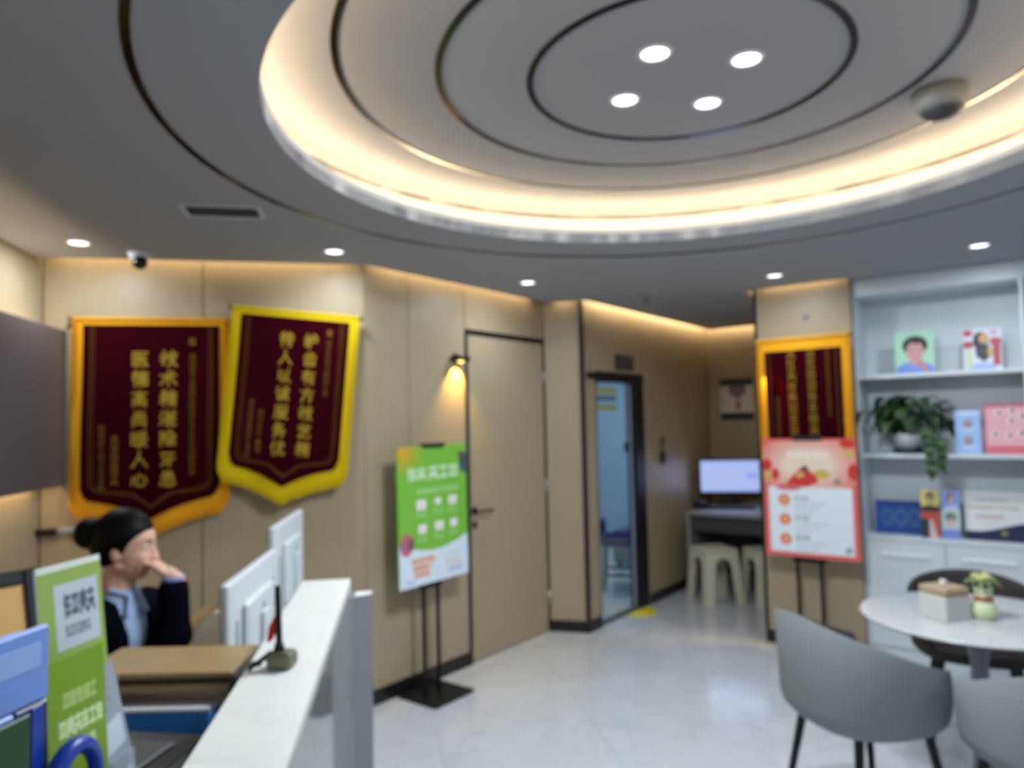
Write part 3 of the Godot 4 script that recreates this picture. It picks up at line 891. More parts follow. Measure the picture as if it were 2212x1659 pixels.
	# small wall device in the corridor
	var dv := thing("wall_phone", "small black wall device with cord in the corridor", "wall phone", v3(PD), yaw_of(gd))
	bx("body", dv, M["black_metal"], Vector3(1.27, 1.17, 0.0), Vector3(1.35, 1.27, 0.03), 0.008)
	obj("cord", tube([Vector3(1.31, 1.27, 0.012), Vector3(1.30, 1.33, 0.012), Vector3(1.31, 1.39, 0.006)], 0.008), M["charcoal_plastic"], dv)
	bx("holder", dv, M["charcoal_plastic"], Vector3(1.285, 1.35, 0.0), Vector3(1.335, 1.40, 0.02), 0.005)

const ROOM_E := 2.3
const SCONCE_E := 0.70

func sconce(p0: Vector2, p1: Vector2, u: float, y: float, label: String, outward := -0.35, energy := SCONCE_E) -> void:
	var d := (p1 - p0).normalized()
	var s := thing("wall_sconce", label, "wall lamp", v3(p0 + d * u), yaw_of(d), "")
	bx("back_plate", s, M["black_metal"], Vector3(-0.03, y - 0.01, 0.0), Vector3(0.03, y + 0.05, 0.012), 0.003)
	bx("hood", s, M["black_metal"], Vector3(-0.06, y, 0.005), Vector3(0.06, y + 0.028, 0.085), 0.005)
	obj("lens", lathe([Vector2(0.0001, -0.012), Vector2(0.016, -0.010), Vector2(0.024, 0.0), Vector2(0.0001, 0.0)], 20), M["sconce_glow"], s, Vector3(0, y, 0.048))
	spot(s.transform * Vector3(0, y - 0.014, 0.048), Vector3(0, -1, 0) + s.basis.z * outward, energy, 46.0, Color(1.0, 0.80, 0.36), 0.02)

# ---------------------------------------------------------------- reception counter and desk
func build_counter() -> void:
	var c := thing("reception_counter", "white reception counter with a narrow raised top and glossy front", "counter")
	var fr_ := Vector2(-0.495, -2.171)
	var fl := Vector2(-0.631, -2.152)
	var dir := Vector2(0.1513, 0.9885)
	var nr := fr_ + dir * 1.78
	var nl := fl + dir * 1.78
	var pr := Vector2(dir.y, -dir.x)     # towards the customer side
	obj("top", plan_prism([fl, fr_, nr, nl], 1.087, 1.10), M["counter_white"], c, Vector3.ZERO, FLAT)
	obj("body", plan_prism([fl + pr * 0.012, fr_ - pr * 0.012, nr - pr * 0.012, nl + pr * 0.012], 0.0, 1.087), M["counter_white"], c, Vector3.ZERO, FLAT)
	obj("front_panel", plan_prism([fr_ - pr * 0.011 + dir * 0.03, fr_ + pr * 0.004 + dir * 0.03, nr + pr * 0.004, nr - pr * 0.011], 0.10, 1.086), M["counter_gloss"], c, Vector3.ZERO, FLAT)
	# end post standing proud of the front, with a bevelled white cap
	obj("end_post", plan_prism([fr_ - dir * 0.03, fr_ - dir * 0.03 + pr * 0.062, fr_ + dir * 0.0 + pr * 0.062, fr_ + dir * 0.03 + pr * 0.0045], 0.0, 1.05), M["counter_gloss"], c, Vector3.ZERO, FLAT)
	obj("post_cap", plan_prism([fr_ - dir * 0.03 + pr * 0.014, fr_ - dir * 0.03 + pr * 0.062, fr_ + pr * 0.062, fr_ + dir * 0.026 + pr * 0.014], 1.0505, 1.054), M["counter_white"], c, Vector3.ZERO, FLAT)
	obj("plinth", plan_prism([fr_ - pr * 0.02, fr_ + pr * 0.0, nr, nr - pr * 0.02], 0.0, 0.0999), M["baseboard_black"], c, Vector3.ZERO, FLAT)
	# work desk behind the counter
	var k := thing("reception_desk", "low wood work desk behind the white counter", "desk")
	var q0 := fl + Vector2(-0.182, -1.188) * 1.0
	obj("desktop", plan_prism([Vector2(-1.41, -3.30), q0 + Vector2(0.0, 0.04), nl + Vector2(-0.002, 0.0), Vector2(-1.0, -0.55)], 0.73, 0.76), M["desk_wood"], k, Vector3.ZERO, FLAT)
	for e in [[-1.34, -3.25], [-0.86, -3.25], [-0.98, -0.62], [-0.45, -0.62]]:
		bx("leg", k, M["table_grey"], Vector3(e[0] - 0.025, 0, e[1] - 0.025), Vector3(e[0] + 0.025, 0.73, e[1] + 0.025), 0.004)
	obj("modesty_panel", plan_prism([fl + Vector2(-0.015, 0.0), fl, nl, nl + Vector2(-0.015, 0.0)], 0.05, 0.729), M["wall_laminate"], k, Vector3.ZERO, FLAT)

# ---------------------------------------------------------------- display shelf
func card_image(bg: Color, w := 128, h := 176) -> Image:
	return blank(w, h, bg)

func build_shelf() -> void:
	var d := Vector2(0.796, 0.605)
	var o := Vector3(2.27, 0, -4.75)
	var yaw := yaw_of(d)
	var m: Material = M["cabinet_white"]
	var s := thing("display_shelf", "white built-in display shelf with cupboard doors below", "shelf", o, yaw)
	var W := 1.86
	bx("back_panel", s, m, Vector3(0.0, 0.0, -0.305), Vector3(W, 2.46, -0.29), 0.0)
	for u in [0.0, 0.915, 1.84]:
		bx("side_panel", s, m, Vector3(u, 0.0, -0.29), Vector3(u + 0.02, 2.46, 0.0), 0.002)
	for b in [[0.02, 0.915], [0.935, 1.84]]:
		bx("header", s, m, Vector3(b[0], 2.345, -0.29), Vector3(b[1], 2.458, -0.002), 0.002)
		for y in [1.305, 1.818]:
			bx("shelf_board", s, m, Vector3(b[0], y - 0.025, -0.289), Vector3(b[1], y, -0.003), 0.002)
		bx("cupboard_top", s, m, Vector3(b[0], 0.752, -0.289), Vector3(b[1], 0.777, 0.0), 0.002)
		bx("cupboard_body", s, m, Vector3(b[0], 0.0, -0.289), Vector3(b[1], 0.75, -0.022), 0.0)
		var half: float = (b[0] + b[1]) / 2
		for e in [[b[0] + 0.003, half - 0.002], [half + 0.002, b[1] - 0.003]]:
			var dr := bx("cupboard_door", s, m, Vector3(e[0], 0.08, -0.021), Vector3(e[1], 0.748, -0.003), 0.003)
			obj("handle_strip", box(Vector3(0.28, 0.022, 0.012), 0.004), M["cabinet_groove"], dr, Vector3(0, 0.665 - 0.414, 0.014))
	# --- cards and boards leaning on the shelves
	var hair := Color(0.13, 0.14, 0.17)
	var skin := Color(0.80, 0.60, 0.60)
	var im := card_image(Color(0.66, 0.85, 0.74), 176, 208)
	disc(im, 92, 70, 56, 48, hair)
	disc(im, 92, 100, 40, 52, skin)
	ppoly(im, [Vector2(40, 80), Vector2(70, 50), Vector2(96, 62), Vector2(128, 52), Vector2(146, 90), Vector2(140, 40), Vector2(92, 22), Vector2(46, 40)], hair)
	disc(im, 92, 196, 86, 48, Color(0.45, 0.56, 0.85))
	disc(im, 92, 156, 22, 16, skin)
	pline(im, [Vector2(112, 150), Vector2(130, 176), Vector2(140, 205)], 18, Color(0.74, 0.52, 0.50))
	disc(im, 78, 96, 5, 3, hair); disc(im, 108, 96, 5, 3, hair)
	pline(im, [Vector2(84, 128), Vector2(100, 128)], 4, Color(0.62, 0.36, 0.38))
	var yaw2 := yaw
	place_card("portrait_card", "pale green portrait card of a dark-haired figure on the top shelf", "card", s, 0.342, 1.818, 0.225, 0.275, -0.11, printed("card_green", im))
	im = card_image(Color(0.84, 0.86, 0.92), 160, 208)
	for e in [[20, 22, 22, 0], [22, 80, 24, 0], [128, 24, 18, 1], [136, 70, 26, 0]]:
		disc(im, e[0], e[1], e[2], e[2] * 0.8, [Color(0.72, 0.28, 0.34), Color(0.78, 0.62, 0.76)][e[3]])
	fr(im, 122, 70, 32, 118, Color(0.70, 0.30, 0.36))
	disc(im, 74, 60, 32, 42, hair)
	disc(im, 88, 52, 22, 26, Color(0.80, 0.64, 0.44))
	ppoly(im, [Vector2(50, 90), Vector2(110, 86), Vector2(120, 130), Vector2(88, 170), Vector2(54, 140)], Color(0.24, 0.24, 0.27))
	ppoly(im, [Vector2(102, 96), Vector2(124, 110), Vector2(118, 146), Vector2(100, 130)], Color(0.78, 0.66, 0.34))
	fr(im, 10, 110, 28, 90, Color(0.80, 0.83, 0.66))
	disc(im, 80, 200, 56, 26, Color(0.62, 0.70, 0.88))
	place_card("portrait_card", "white and red portrait card of a standing figure on the top shelf", "card", s, 0.712, 1.818, 0.20, 0.262, -0.11, printed("card_red", im))
	im = card_image(Color(0.62, 0.74, 0.92), 112, 224)
	for y in [70, 158]:
		disc(im, 58, y, 20, 22, Color(0.55, 0.48, 0.55))
		disc(im, 58, y - 4, 9, 10, skin)
		fr(im, 30, y + 28, 56, 6, Color(0.9, 0.93, 0.97))
	fr(im, 14, 12, 84, 10, Color(0.86, 0.91, 0.98))
	place_card("info_card", "light blue card with two round pictures beside the plant", "card", s, 0.612, 1.305, 0.135, 0.272, -0.11, printed("card_blue", im))
	im = card_image(Color(0.88, 0.66, 0.70), 256, 320)
	fr(im, 0, 0, 256, 22, Color(0.72, 0.34, 0.40)); fr(im, 0, 268, 256, 52, Color(0.82, 0.40, 0.46)); fr(im, 0, 0, 14, 320, Color(0.78, 0.44, 0.50))
	for e in [[92, 60], [170, 44], [164, 112], [230, 80], [64, 196], [150, 204], [222, 186]]:
		disc(im, e[0], e[1], 26, 22, Color(0.93, 0.84, 0.84))
		disc(im, e[0] + 4, e[1], 13, 13, Color(0.26, 0.20, 0.24))
	place_card("picture_board", "pink board dotted with small dark pictures on the middle shelf", "board", s, 0.805, 1.305, 0.215, 0.305, -0.10, printed("card_pink", im))
	im = card_image(Color(0.04, 0.26, 0.58), 320, 224)
	for i in 3:
		var cx := 80.0 + 86.0 * i
		for k in 7:
			disc(im, cx + 34 * cos(TAU * k / 7), 112 + 52 * sin(TAU * k / 7), 15, 18, Color(0.26, 0.40, 0.62))
		disc(im, cx, 112, 22, 32, Color(0.10, 0.30, 0.60))
	place_card("blue_board", "deep blue board with a row of pale rosettes on the lowest shelf", "board", s, 0.20, 0.777, 0.29, 0.215, -0.17, printed("card_deep_blue", im))
	im = card_image(Color(0.86, 0.80, 0.42), 112, 320)
	disc(im, 58, 44, 28, 30, Color(0.36, 0.30, 0.28)); disc(im, 58, 66, 20, 28, Color(0.70, 0.58, 0.52))
	ppoly(im, [Vector2(0, 116), Vector2(58, 100), Vector2(112, 112), Vector2(112, 150), Vector2(0, 150)], Color(0.14, 0.14, 0.16))
	ppoly(im, [Vector2(0, 146), Vector2(112, 146), Vector2(112, 320), Vector2(20, 320)], Color(0.76, 0.30, 0.26))
	ppoly(im, [Vector2(0, 190), Vector2(50, 200), Vector2(54, 320), Vector2(0, 320)], Color(0.14, 0.17, 0.20))
	ppoly(im, [Vector2(50, 196), Vector2(72, 200), Vector2(100, 320), Vector2(50, 320)], Color(0.82, 0.70, 0.70))
	place_card("portrait_card", "narrow yellow, black and red portrait card on the lowest shelf", "card", s, 0.385, 0.777, 0.10, 0.298, -0.09, printed("card_yellow", im))
	im = card_image(Color(0.50, 0.58, 0.80), 112, 320)
	disc(im, 56, 44, 24, 28, Color(0.42, 0.32, 0.32)); disc(im, 62, 56, 16, 22, Color(0.74, 0.60, 0.58))
	ppoly(im, [Vector2(20, 110), Vector2(92, 96), Vector2(112, 140), Vector2(0, 140)], Color(0.72, 0.80, 0.88))
	fr(im, 0, 130, 112, 130, Color(0.72, 0.80, 0.78))
	disc(im, 56, 176, 36, 34, Color(0.44, 0.52, 0.50)); disc(im, 56, 214, 28, 24, Color(0.82, 0.68, 0.68))
	fr(im, 0, 258, 112, 62, Color(0.46, 0.53, 0.82))
	place_card("portrait_card", "narrow lilac-blue portrait card on the lowest shelf", "card", s, 0.498, 0.777, 0.10, 0.298, -0.09, printed("card_lilac", im))
	im = card_image(Color(0.86, 0.87, 0.87), 352, 320)
	var wave := [Vector2(0, 260)]
	for i in 12:
		wave.append(Vector2(352.0 * i / 11, 262 - 62 * smoothstep(0.2, 1.0, i / 11.0)))
	wave.append(Vector2(352, 320)); wave.append(Vector2(0, 320))
	ppoly(im, wave, Color(0.08, 0.10, 0.28))
	disc(im, 214, 268, 22, 22, Color(0.42, 0.38, 0.30))
	disc(im, 214, 268, 12, 12, Color(0.60, 0.54, 0.34))
	small_marks(im, 60, 46, 8, 18, Vector2(1, 0), Color(0.52, 0.64, 0.68), 3)
	small_marks(im, 20, 96, 11, 20, Vector2(1, 0), Color(0.74, 0.60, 0.50), 4)
	small_marks(im, 60, 156, 7, 18, Vector2(1, 0), Color(0.74, 0.50, 0.52), 3)
	place_card("certificate_board", "white certificate board with a navy wave and gold seal", "board", s, 0.735, 0.777, 0.33, 0.298, -0.13, printed("card_certificate", im))
	build_plant(s)

func place_card(called: String, label: String, category: String, s: Node3D, u: float, y: float, w: float, h: float, z: float, m: Material) -> void:
	var t := thing(called, label, category, s.transform * Vector3(u, y, z), s.rotation.y)
	var c := obj("card", print_board(w, h, 0.006), m, t, Vector3(0, h / 2 * cos(0.10) + 0.0005, 0), Vector3(-0.10, 0, 0))
	obj("stand_foot", box(Vector3(w * 0.35, 0.006, 0.07), 0.001), M["paper"], t, Vector3(0, 0.0035, -0.042))

func leaf_mesh(len_: float, wid: float, droop: float) -> ArrayMesh:
	var pts := []
	var n := 7
	for i in n:
		var t := float(i) / (n - 1)
		var w: float = wid * pow(sin(PI * pow(t, 0.62)), 0.8) * 0.5 + 0.0008
		var z := len_ * t
		var y := 0.02 * sin(PI * t) - droop * t * t
		pts.append([Vector3(-w, y + 0.18 * w, z), Vector3(0, y, z), Vector3(w, y + 0.18 * w, z)])
	return grid_mesh(pts)

func build_plant(s: Node3D) -> void:
	var t := thing("potted_pothos", "bushy green trailing plant in a small pot on the shelf", "plant", s.transform * Vector3(0.275, 1.305, -0.13), s.rotation.y)
	obj("pot", lathe([Vector2(0.0001, 0.028), Vector2(0.062, 0.028), Vector2(0.082, 0.10), Vector2(0.088, 0.125), Vector2(0.082, 0.128), Vector2(0.076, 0.115), Vector2(0.0001, 0.113)], 32), M["pot_white"], t)
	obj("saucer", lathe([Vector2(0.0001, 0.0), Vector2(0.082, 0.0), Vector2(0.09, 0.03), Vector2(0.084, 0.032), Vector2(0.06, 0.029), Vector2(0.0001, 0.0285)], 32), M["dark_plastic"], t)
	obj("soil", lathe([Vector2(0.0001, 0.1135), Vector2(0.0765, 0.1135), Vector2(0.0001, 0.122)], 24), M["soil"], t)
	var shapes := [leaf_mesh(0.115, 0.075, 0.03), leaf_mesh(0.095, 0.06, 0.05), leaf_mesh(0.13, 0.08, 0.06)]
	var r2 := RandomNumberGenerator.new()
	r2.seed = 12
	for i in 84:
		var a := r2.randf() * TAU
		var el := r2.randf_range(-0.15, 1.35)
		var rad := r2.randf_range(0.06, 0.19)
		var top := Vector3(cos(a) * rad * cos(el) * 1.25, 0.20 + sin(el) * rad * 1.0, sin(a) * rad * cos(el) * 0.75)
		top.y = minf(top.y, 0.41)
		top.z = clampf(top.z, -0.02, 0.16)
		top.x = maxf(top.x, -0.11)
		if i % 2 == 0:
			obj("stem", tube([Vector3(cos(a) * 0.03, 0.115, sin(a) * 0.03), Vector3(top.x * 0.5, top.y * 0.75 + 0.05, top.z * 0.5), top], 0.003, 0.002, 5), M["stem_green"], t)
		var o := obj("leaf", shapes[i % 3], M["leaf_%d" % (i % 3 if i % 9 < 8 else 2)], t, top)
		o.rotation = Vector3(r2.randf_range(-0.1, 0.75), -a + PI / 2 + r2.randf_range(-0.6, 0.6), r2.randf_range(-0.3, 0.3))
	# trailing vines over the shelf edge and one shoot to the left
	for e in [[Vector3(0.12, 0.16, 0.10), Vector3(0.15, 0.05, 0.165), Vector3(0.155, -0.06, 0.175), 5], [Vector3(0.16, 0.18, 0.09), Vector3(0.205, 0.09, 0.165), Vector3(0.215, -0.02, 0.175), 5], [Vector3(-0.10, 0.22, 0.09), Vector3(-0.17, 0.27, 0.18), Vector3(-0.24, 0.27, 0.22), 4]]:
		obj("vine", tube([Vector3(0, 0.12, 0.03), e[0], e[1], e[2]], 0.003, 0.002, 5), M["stem_green"], t)
		for k in e[3]:
			var f: float = float(k) / (e[3] - 1)
			var p: Vector3 = e[0].lerp(e[1], f * 2.0) if f < 0.5 else e[1].lerp(e[2], f * 2.0 - 1.0)
			var o := obj("leaf", shapes[1], M["leaf_%d" % [2, 0, 2, 1, 2][k]], t, p)
			o.rotation = Vector3(1.25, r2.randf_range(-0.6, 0.6), r2.randf_range(-0.3, 0.3)) if e[2].x > 0 else Vector3(0.3, -PI / 2 + r2.randf_range(-0.5, 0.5), 0)

# ---------------------------------------------------------------- round table and tub chairs
func build_table_and_chairs() -> void:
	var t := thing("round_table", "round white marble-look table on a grey pedestal", "table", Vector3(1.87, 0, -2.97))
	obj("table_top", lathe([Vector2(0.0001, 0.708), Vector2(0.40, 0.708), Vector2(0.425, 0.716), Vector2(0.43, 0.723), Vector2(0.427, 0.729), Vector2(0.42, 0.73), Vector2(0.0001, 0.73)], 96), M["table_white"], t)
	obj("pedestal", lathe([Vector2(0.0001, 0.03), Vector2(0.10, 0.03), Vector2(0.045, 0.09), Vector2(0.032, 0.25), Vector2(0.032, 0.55), Vector2(0.05, 0.66), Vector2(0.09, 0.706), Vector2(0.0001, 0.707)], 40), M["grey_plastic"], t)
	obj("base", lathe([Vector2(0.0001, 0.0), Vector2(0.24, 0.0), Vector2(0.25, 0.008), Vector2(0.22, 0.02), Vector2(0.10, 0.031), Vector2(0.0001, 0.031)], 48), M["grey_plastic"], t)
	tub_chair(Vector3(1.275, 0, -2.73), Vector2(0.97, -0.24), "fabric_grey", "grey tub chair with brown lining, left of the round table, its side facing us")
	tub_chair(Vector3(1.72, 0, -2.33), Vector2(-0.12, -0.99), "fabric_grey", "grey tub chair seen from behind at the lower right corner")
	tub_chair(Vector3(2.20, 0, -3.52), Vector2(-0.45, 0.89), "fabric_brown", "dark brown tub chair on the far side of the round table", 0.90)
	# tissue box
	var b := thing("tissue_box", "white tissue box with kraft top and a tissue sticking out", "tissue box", Vector3(1.735, 0.73, -2.96), 0.30)
	bx("box_body", b, mat("tissue_white", Color(0.74, 0.74, 0.73), 0.6), Vector3(-0.065, 0.0, -0.065), Vector3(0.065, 0.095, 0.065), 0.004)
	bx("box_top", b, M["kraft"], Vector3(-0.065, 0.095, -0.065), Vector3(0.065, 0.128, 0.065), 0.006)
	var pts := []
	for i in 9:
		var row := []
		for j in 5:
			var a := float(i) / 8.0 * 2.0 - 1.0
			var v := float(j) / 4.0
			row.append(Vector3(a * 0.030 * (1.0 - 0.3 * v), 0.125 + v * 0.028 * (1.0 - 0.4 * a * a), 0.012 * sin(a * 5.0) * v))
		pts.append(row)
	obj("tissue", grid_mesh(pts), M["paper"], b)
	# vase with a small bunch
	var vs := thing("flower_vase", "small pale green vase with red band and a posy", "vase", Vector3(1.875, 0.73, -2.93), 0.0)
	obj("vase_body", lathe([Vector2(0.0001, 0.0), Vector2(0.034, 0.0), Vector2(0.046, 0.02), Vector2(0.045, 0.05), Vector2(0.030, 0.075), Vector2(0.028, 0.085), Vector2(0.036, 0.13), Vector2(0.034, 0.132), Vector2(0.024, 0.09), Vector2(0.0001, 0.085)], 32), M["vase_green"], vs)
	obj("band", lathe([Vector2(0.0315, 0.070), Vector2(0.0345, 0.074), Vector2(0.033, 0.088), Vector2(0.0300, 0.090)], 32), M["terracotta"], vs)
	var lm := leaf_mesh(0.06, 0.032, 0.012)
	var r2 := RandomNumberGenerator.new()
	r2.seed = 4
	for i in 14:
		var a := TAU * i / 14.0
		var o := obj("leaf", lm, mat("posy_leaf", Color(0.36, 0.44, 0.24), 0.5) if i == 0 else M["posy_leaf"], vs, Vector3(cos(a) * 0.012, 0.135, sin(a) * 0.012))
		o.rotation = Vector3(r2.randf_range(-0.5, 0.1), -a + PI / 2, 0)
	var petal := lathe([Vector2(0.0001, 0.0), Vector2(0.014, 0.004), Vector2(0.017, 0.014), Vector2(0.010, 0.022), Vector2(0.0001, 0.019)], 14)
	for i in 6:
		var a := TAU * i / 6.0 + 0.4
		obj("blossom", petal, mat("posy_cream", Color(0.72, 0.70, 0.48), 0.6) if i == 0 else M["posy_cream"], vs, Vector3(cos(a) * 0.024, 0.148 + 0.008 * (i % 2), sin(a) * 0.024))
	for i in 5:
		obj("stem", tube([Vector3(0.008 * cos(i * 1.3), 0.088, 0.008 * sin(i * 1.3)), Vector3(0.018 * cos(i * 1.3), 0.15, 0.018 * sin(i * 1.3))], 0.002, 0.0015, 5), M["stem_green"], vs)

# face: direction the chair looks in plan
func tub_chair(at: Vector3, face: Vector2, outer: String, label: String, tall := 1.0) -> void:
	var turn := atan2(face.x, face.y)          # local +z looks along face
	var t := thing("tub_chair", label, "chair", at, turn)
	var n := 72
	var outside := []
	var inside := []
	for i in n:
		var a := TAU * i / n                   # 0 = front
		var dirv := Vector2(sin(a), cos(a))
		var b := absf(wrapf(a - PI, -PI, PI)) # 0 at the back, PI at the front
		var e := pow(pow(absf(dirv.x) / 0.275, 2.6) + pow(absf(dirv.y) / 0.262, 2.6), -1.0 / 2.6)
		var arm := smoothstep(2.45, 2.15, b)
		var rim := lerpf(0.505, lerpf(0.665, 0.835, pow(maxf(0.0, cos(minf(b, PI * 0.72) * 0.69)), 1.5)), arm)
		var flare := 0.030 * (rim - 0.48) / 0.35
		var p := func(k: float, y: float) -> Vector3: return Vector3(dirv.x * e * k, y, dirv.y * e * k)
		outside.append([p.call(0.02, 0.437), p.call(0.66, 0.437), p.call(0.86, 0.447), p.call(0.96, 0.475), p.call(0.995, 0.51), p.call(1.0 + flare * 0.5, lerpf(0.51, rim, 0.5)), p.call(1.0 + flare, rim - 0.012), p.call(0.985 + flare, rim)])
		inside.append([p.call(0.985 + flare, rim), p.call(0.93 + flare, rim - 0.002), p.call(0.90 + flare, rim - 0.02), p.call(0.86, lerpf(0.49, rim, 0.5)), p.call(0.82, 0.482), p.call(0.4, 0.478), p.call(0.02, 0.478)])
	t.scale.y = tall
	obj("outer_shell", grid_mesh(outside, true), M[outer], t)
	obj("inner_lining", grid_mesh(inside, true), M["fabric_brown"], t)
	var cush := []
	for i in 48:
		var a := TAU * i / 48.0
		var dirv := Vector2(sin(a), cos(a))
		var e := pow(pow(absf(dirv.x) / 0.222, 3.0) + pow(absf(dirv.y) / 0.222, 3.0), -1.0 / 3.0)
		var fwd := 0.055 * maxf(0.0, dirv.y)
		var row := []
		for q in [[0.02, 0.479], [0.92, 0.479], [1.0, 0.492], [1.0, 0.508], [0.92, 0.522], [0.02, 0.528]]:
			row.append(Vector3(dirv.x * e * q[0], q[1], dirv.y * e * q[0] + fwd * q[0] + 0.01))
		cush.append(row)
	obj("seat_cushion", grid_mesh(cush, true), M["fabric_brown"], t)
	for sx in [-1, 1]:
		for sz in [-1, 1]:
			obj("leg", tube([Vector3(sx * 0.15, 0.442, sz * 0.14), Vector3(sx * 0.215, 0.0, sz * 0.21)], 0.017, 0.011, 12), M["black_metal"], t)

# ---------------------------------------------------------------- velvet banners
func banner_picture(kind: int) -> Image:
	var cloth := Color(0.185, 0.008, 0.045)
	var gold := Color(0.60, 0.50, 0.17)
	var dim := Color(0.42, 0.32, 0.12)
	var W := 512
	var H := 760
	var im := blank(W, H, cloth)
	# weave
	for i in 2600:
		var p := Vector2(rng.randf() * W, rng.randf() * H)
		var k := rng.randf_range(-0.02, 0.02)
		fr(im, p.x, p.y, 2, 5, Color(cloth.r + k, cloth.g + k * 0.2, cloth.b + k * 0.4))
	for e in [[30, 3], [42, 2]]:
		var x: float = e[0]
		var b := H - 96.0 - x * 0.6
		pline(im, [Vector2(x, -4), Vector2(x, b - 30), Vector2(x + 14, b - 6), Vector2(x + 50, b + 6), Vector2(W * 0.36, b + 18), Vector2(W * 0.5, b + 66), Vector2(W * 0.64, b + 18), Vector2(W - x - 50, b + 6), Vector2(W - x - 14, b - 6), Vector2(W - x, b - 30), Vector2(W - x, -4)], e[1], dim)
	if kind == 0:
		column(im, "技术精湛除牙患", 290, 122, 58, 76, 8.5, gold)
		column(im, "医德高尚暖人心", 182, 122, 58, 76, 8.5, gold)
		small_marks(im, 396, 72, 1, 26, Vector2(0, 1), gold, 3)
		small_marks(im, 398, 132, 17, 22, Vector2(0, 1), dim, 3)
		small_marks(im, 110, 440, 4, 26, Vector2(0, 1), gold.lerp(dim, 0.4), 3)
		small_marks(im, 110, 566, 2, 26, Vector2(0, 1), gold.lerp(dim, 0.4), 3)
		small_marks(im, 64, 400, 9, 22, Vector2(0, 1), dim, 3)
	elif kind == 1:
		column(im, "护齿有方技艺精", 306, 92, 60, 78, 8.5, gold)
		column(im, "待人以诚服务优", 190, 92, 60, 78, 8.5, gold)
		small_marks(im, 408, 66, 1, 26, Vector2(0, 1), gold, 3)
		small_marks(im, 410, 112, 9, 22, Vector2(0, 1), dim, 3)
		small_marks(im, 116, 430, 4, 24, Vector2(0, 1), dim, 3)
		small_marks(im, 116, 560, 2, 24, Vector2(0, 1), gold.lerp(dim, 0.5), 3)
		small_marks(im, 70, 390, 9, 22, Vector2(0, 1), dim, 3)
	else:
		small_marks(im, 290, 60, 9, 50, Vector2(0, 1), gold.lerp(dim, 0.3), 7)
		small_marks(im, 160, 60, 9, 50, Vector2(0, 1), gold.lerp(dim, 0.3), 7)
		small_marks(im, 412, 70, 14, 22, Vector2(0, 1), dim, 3)
		small_marks(im, 74, 330, 9, 22, Vector2(0, 1), dim, 3)
	return im

func banner_low(t: float, side: float, tip: float) -> float:     # t 0..1 across; lower edge below the top
	var s := absf(t - 0.5) * 2.0
	var y := side + (tip - side) * pow(1.0 - s, 1.7)
	var r := clampf((s - 0.84) / 0.16, 0.0, 1.0)
	return y - 0.075 * (1.0 - sqrt(1.0 - r * r * 0.98))

func banner_cloth(w: float, side: float, tip: float, inset_: float, hollow: float, zbase: float, ph: float, lift: float, uvs: bool) -> ArrayMesh:
	var pts := []
	var nu := 45
	var nv := 25
	for i in nu:
		var t := float(i) / (nu - 1)
		var row := []
		var low := banner_low(t, side, tip)
		for j in nv:
			var v := float(j) / (nv - 1)
			var y := -inset_ * 0.9 - v * (low - inset_ * 0.9)
			var x := (t - 0.5) * w
			var hang := clampf(-y / tip, 0.0, 1.0)
			var z := zbase + 0.010 * sin(x * 17.0 + ph) * hang + 0.006 * sin(x * 31.0 + ph * 2.0) * hang + lift * hang + 0.004 * sin(y * 8.0 + ph)
			row.append(Vector3(x, y, z))
		pts.append(row)
	# u runs right, v runs down: du x dv points to -z, so flip
	var st := new_st()
	st.set_smooth_group(0)
	for i in nu - 1:
		for j in nv - 1:
			var q := [pts[i][j], pts[i + 1][j], pts[i + 1][j + 1], pts[i][j + 1]]
			if hollow > 0.0 and absf(q[0].x + q[1].x) * 0.5 < w / 2 - hollow and q[0].y < -0.07 and q[3].y > -banner_low(0.5 + q[0].x / w, side, tip) + hollow:
				continue          # the border is a frame: nothing behind the cloth's middle
			for k in [0, 1, 2, 0, 2, 3]:
				if uvs:
					st.set_uv(Vector2(q[k].x / w + 0.5, -q[k].y / (tip + 0.01)))
				st.add_vertex(q[k])
	return flat_done(st)

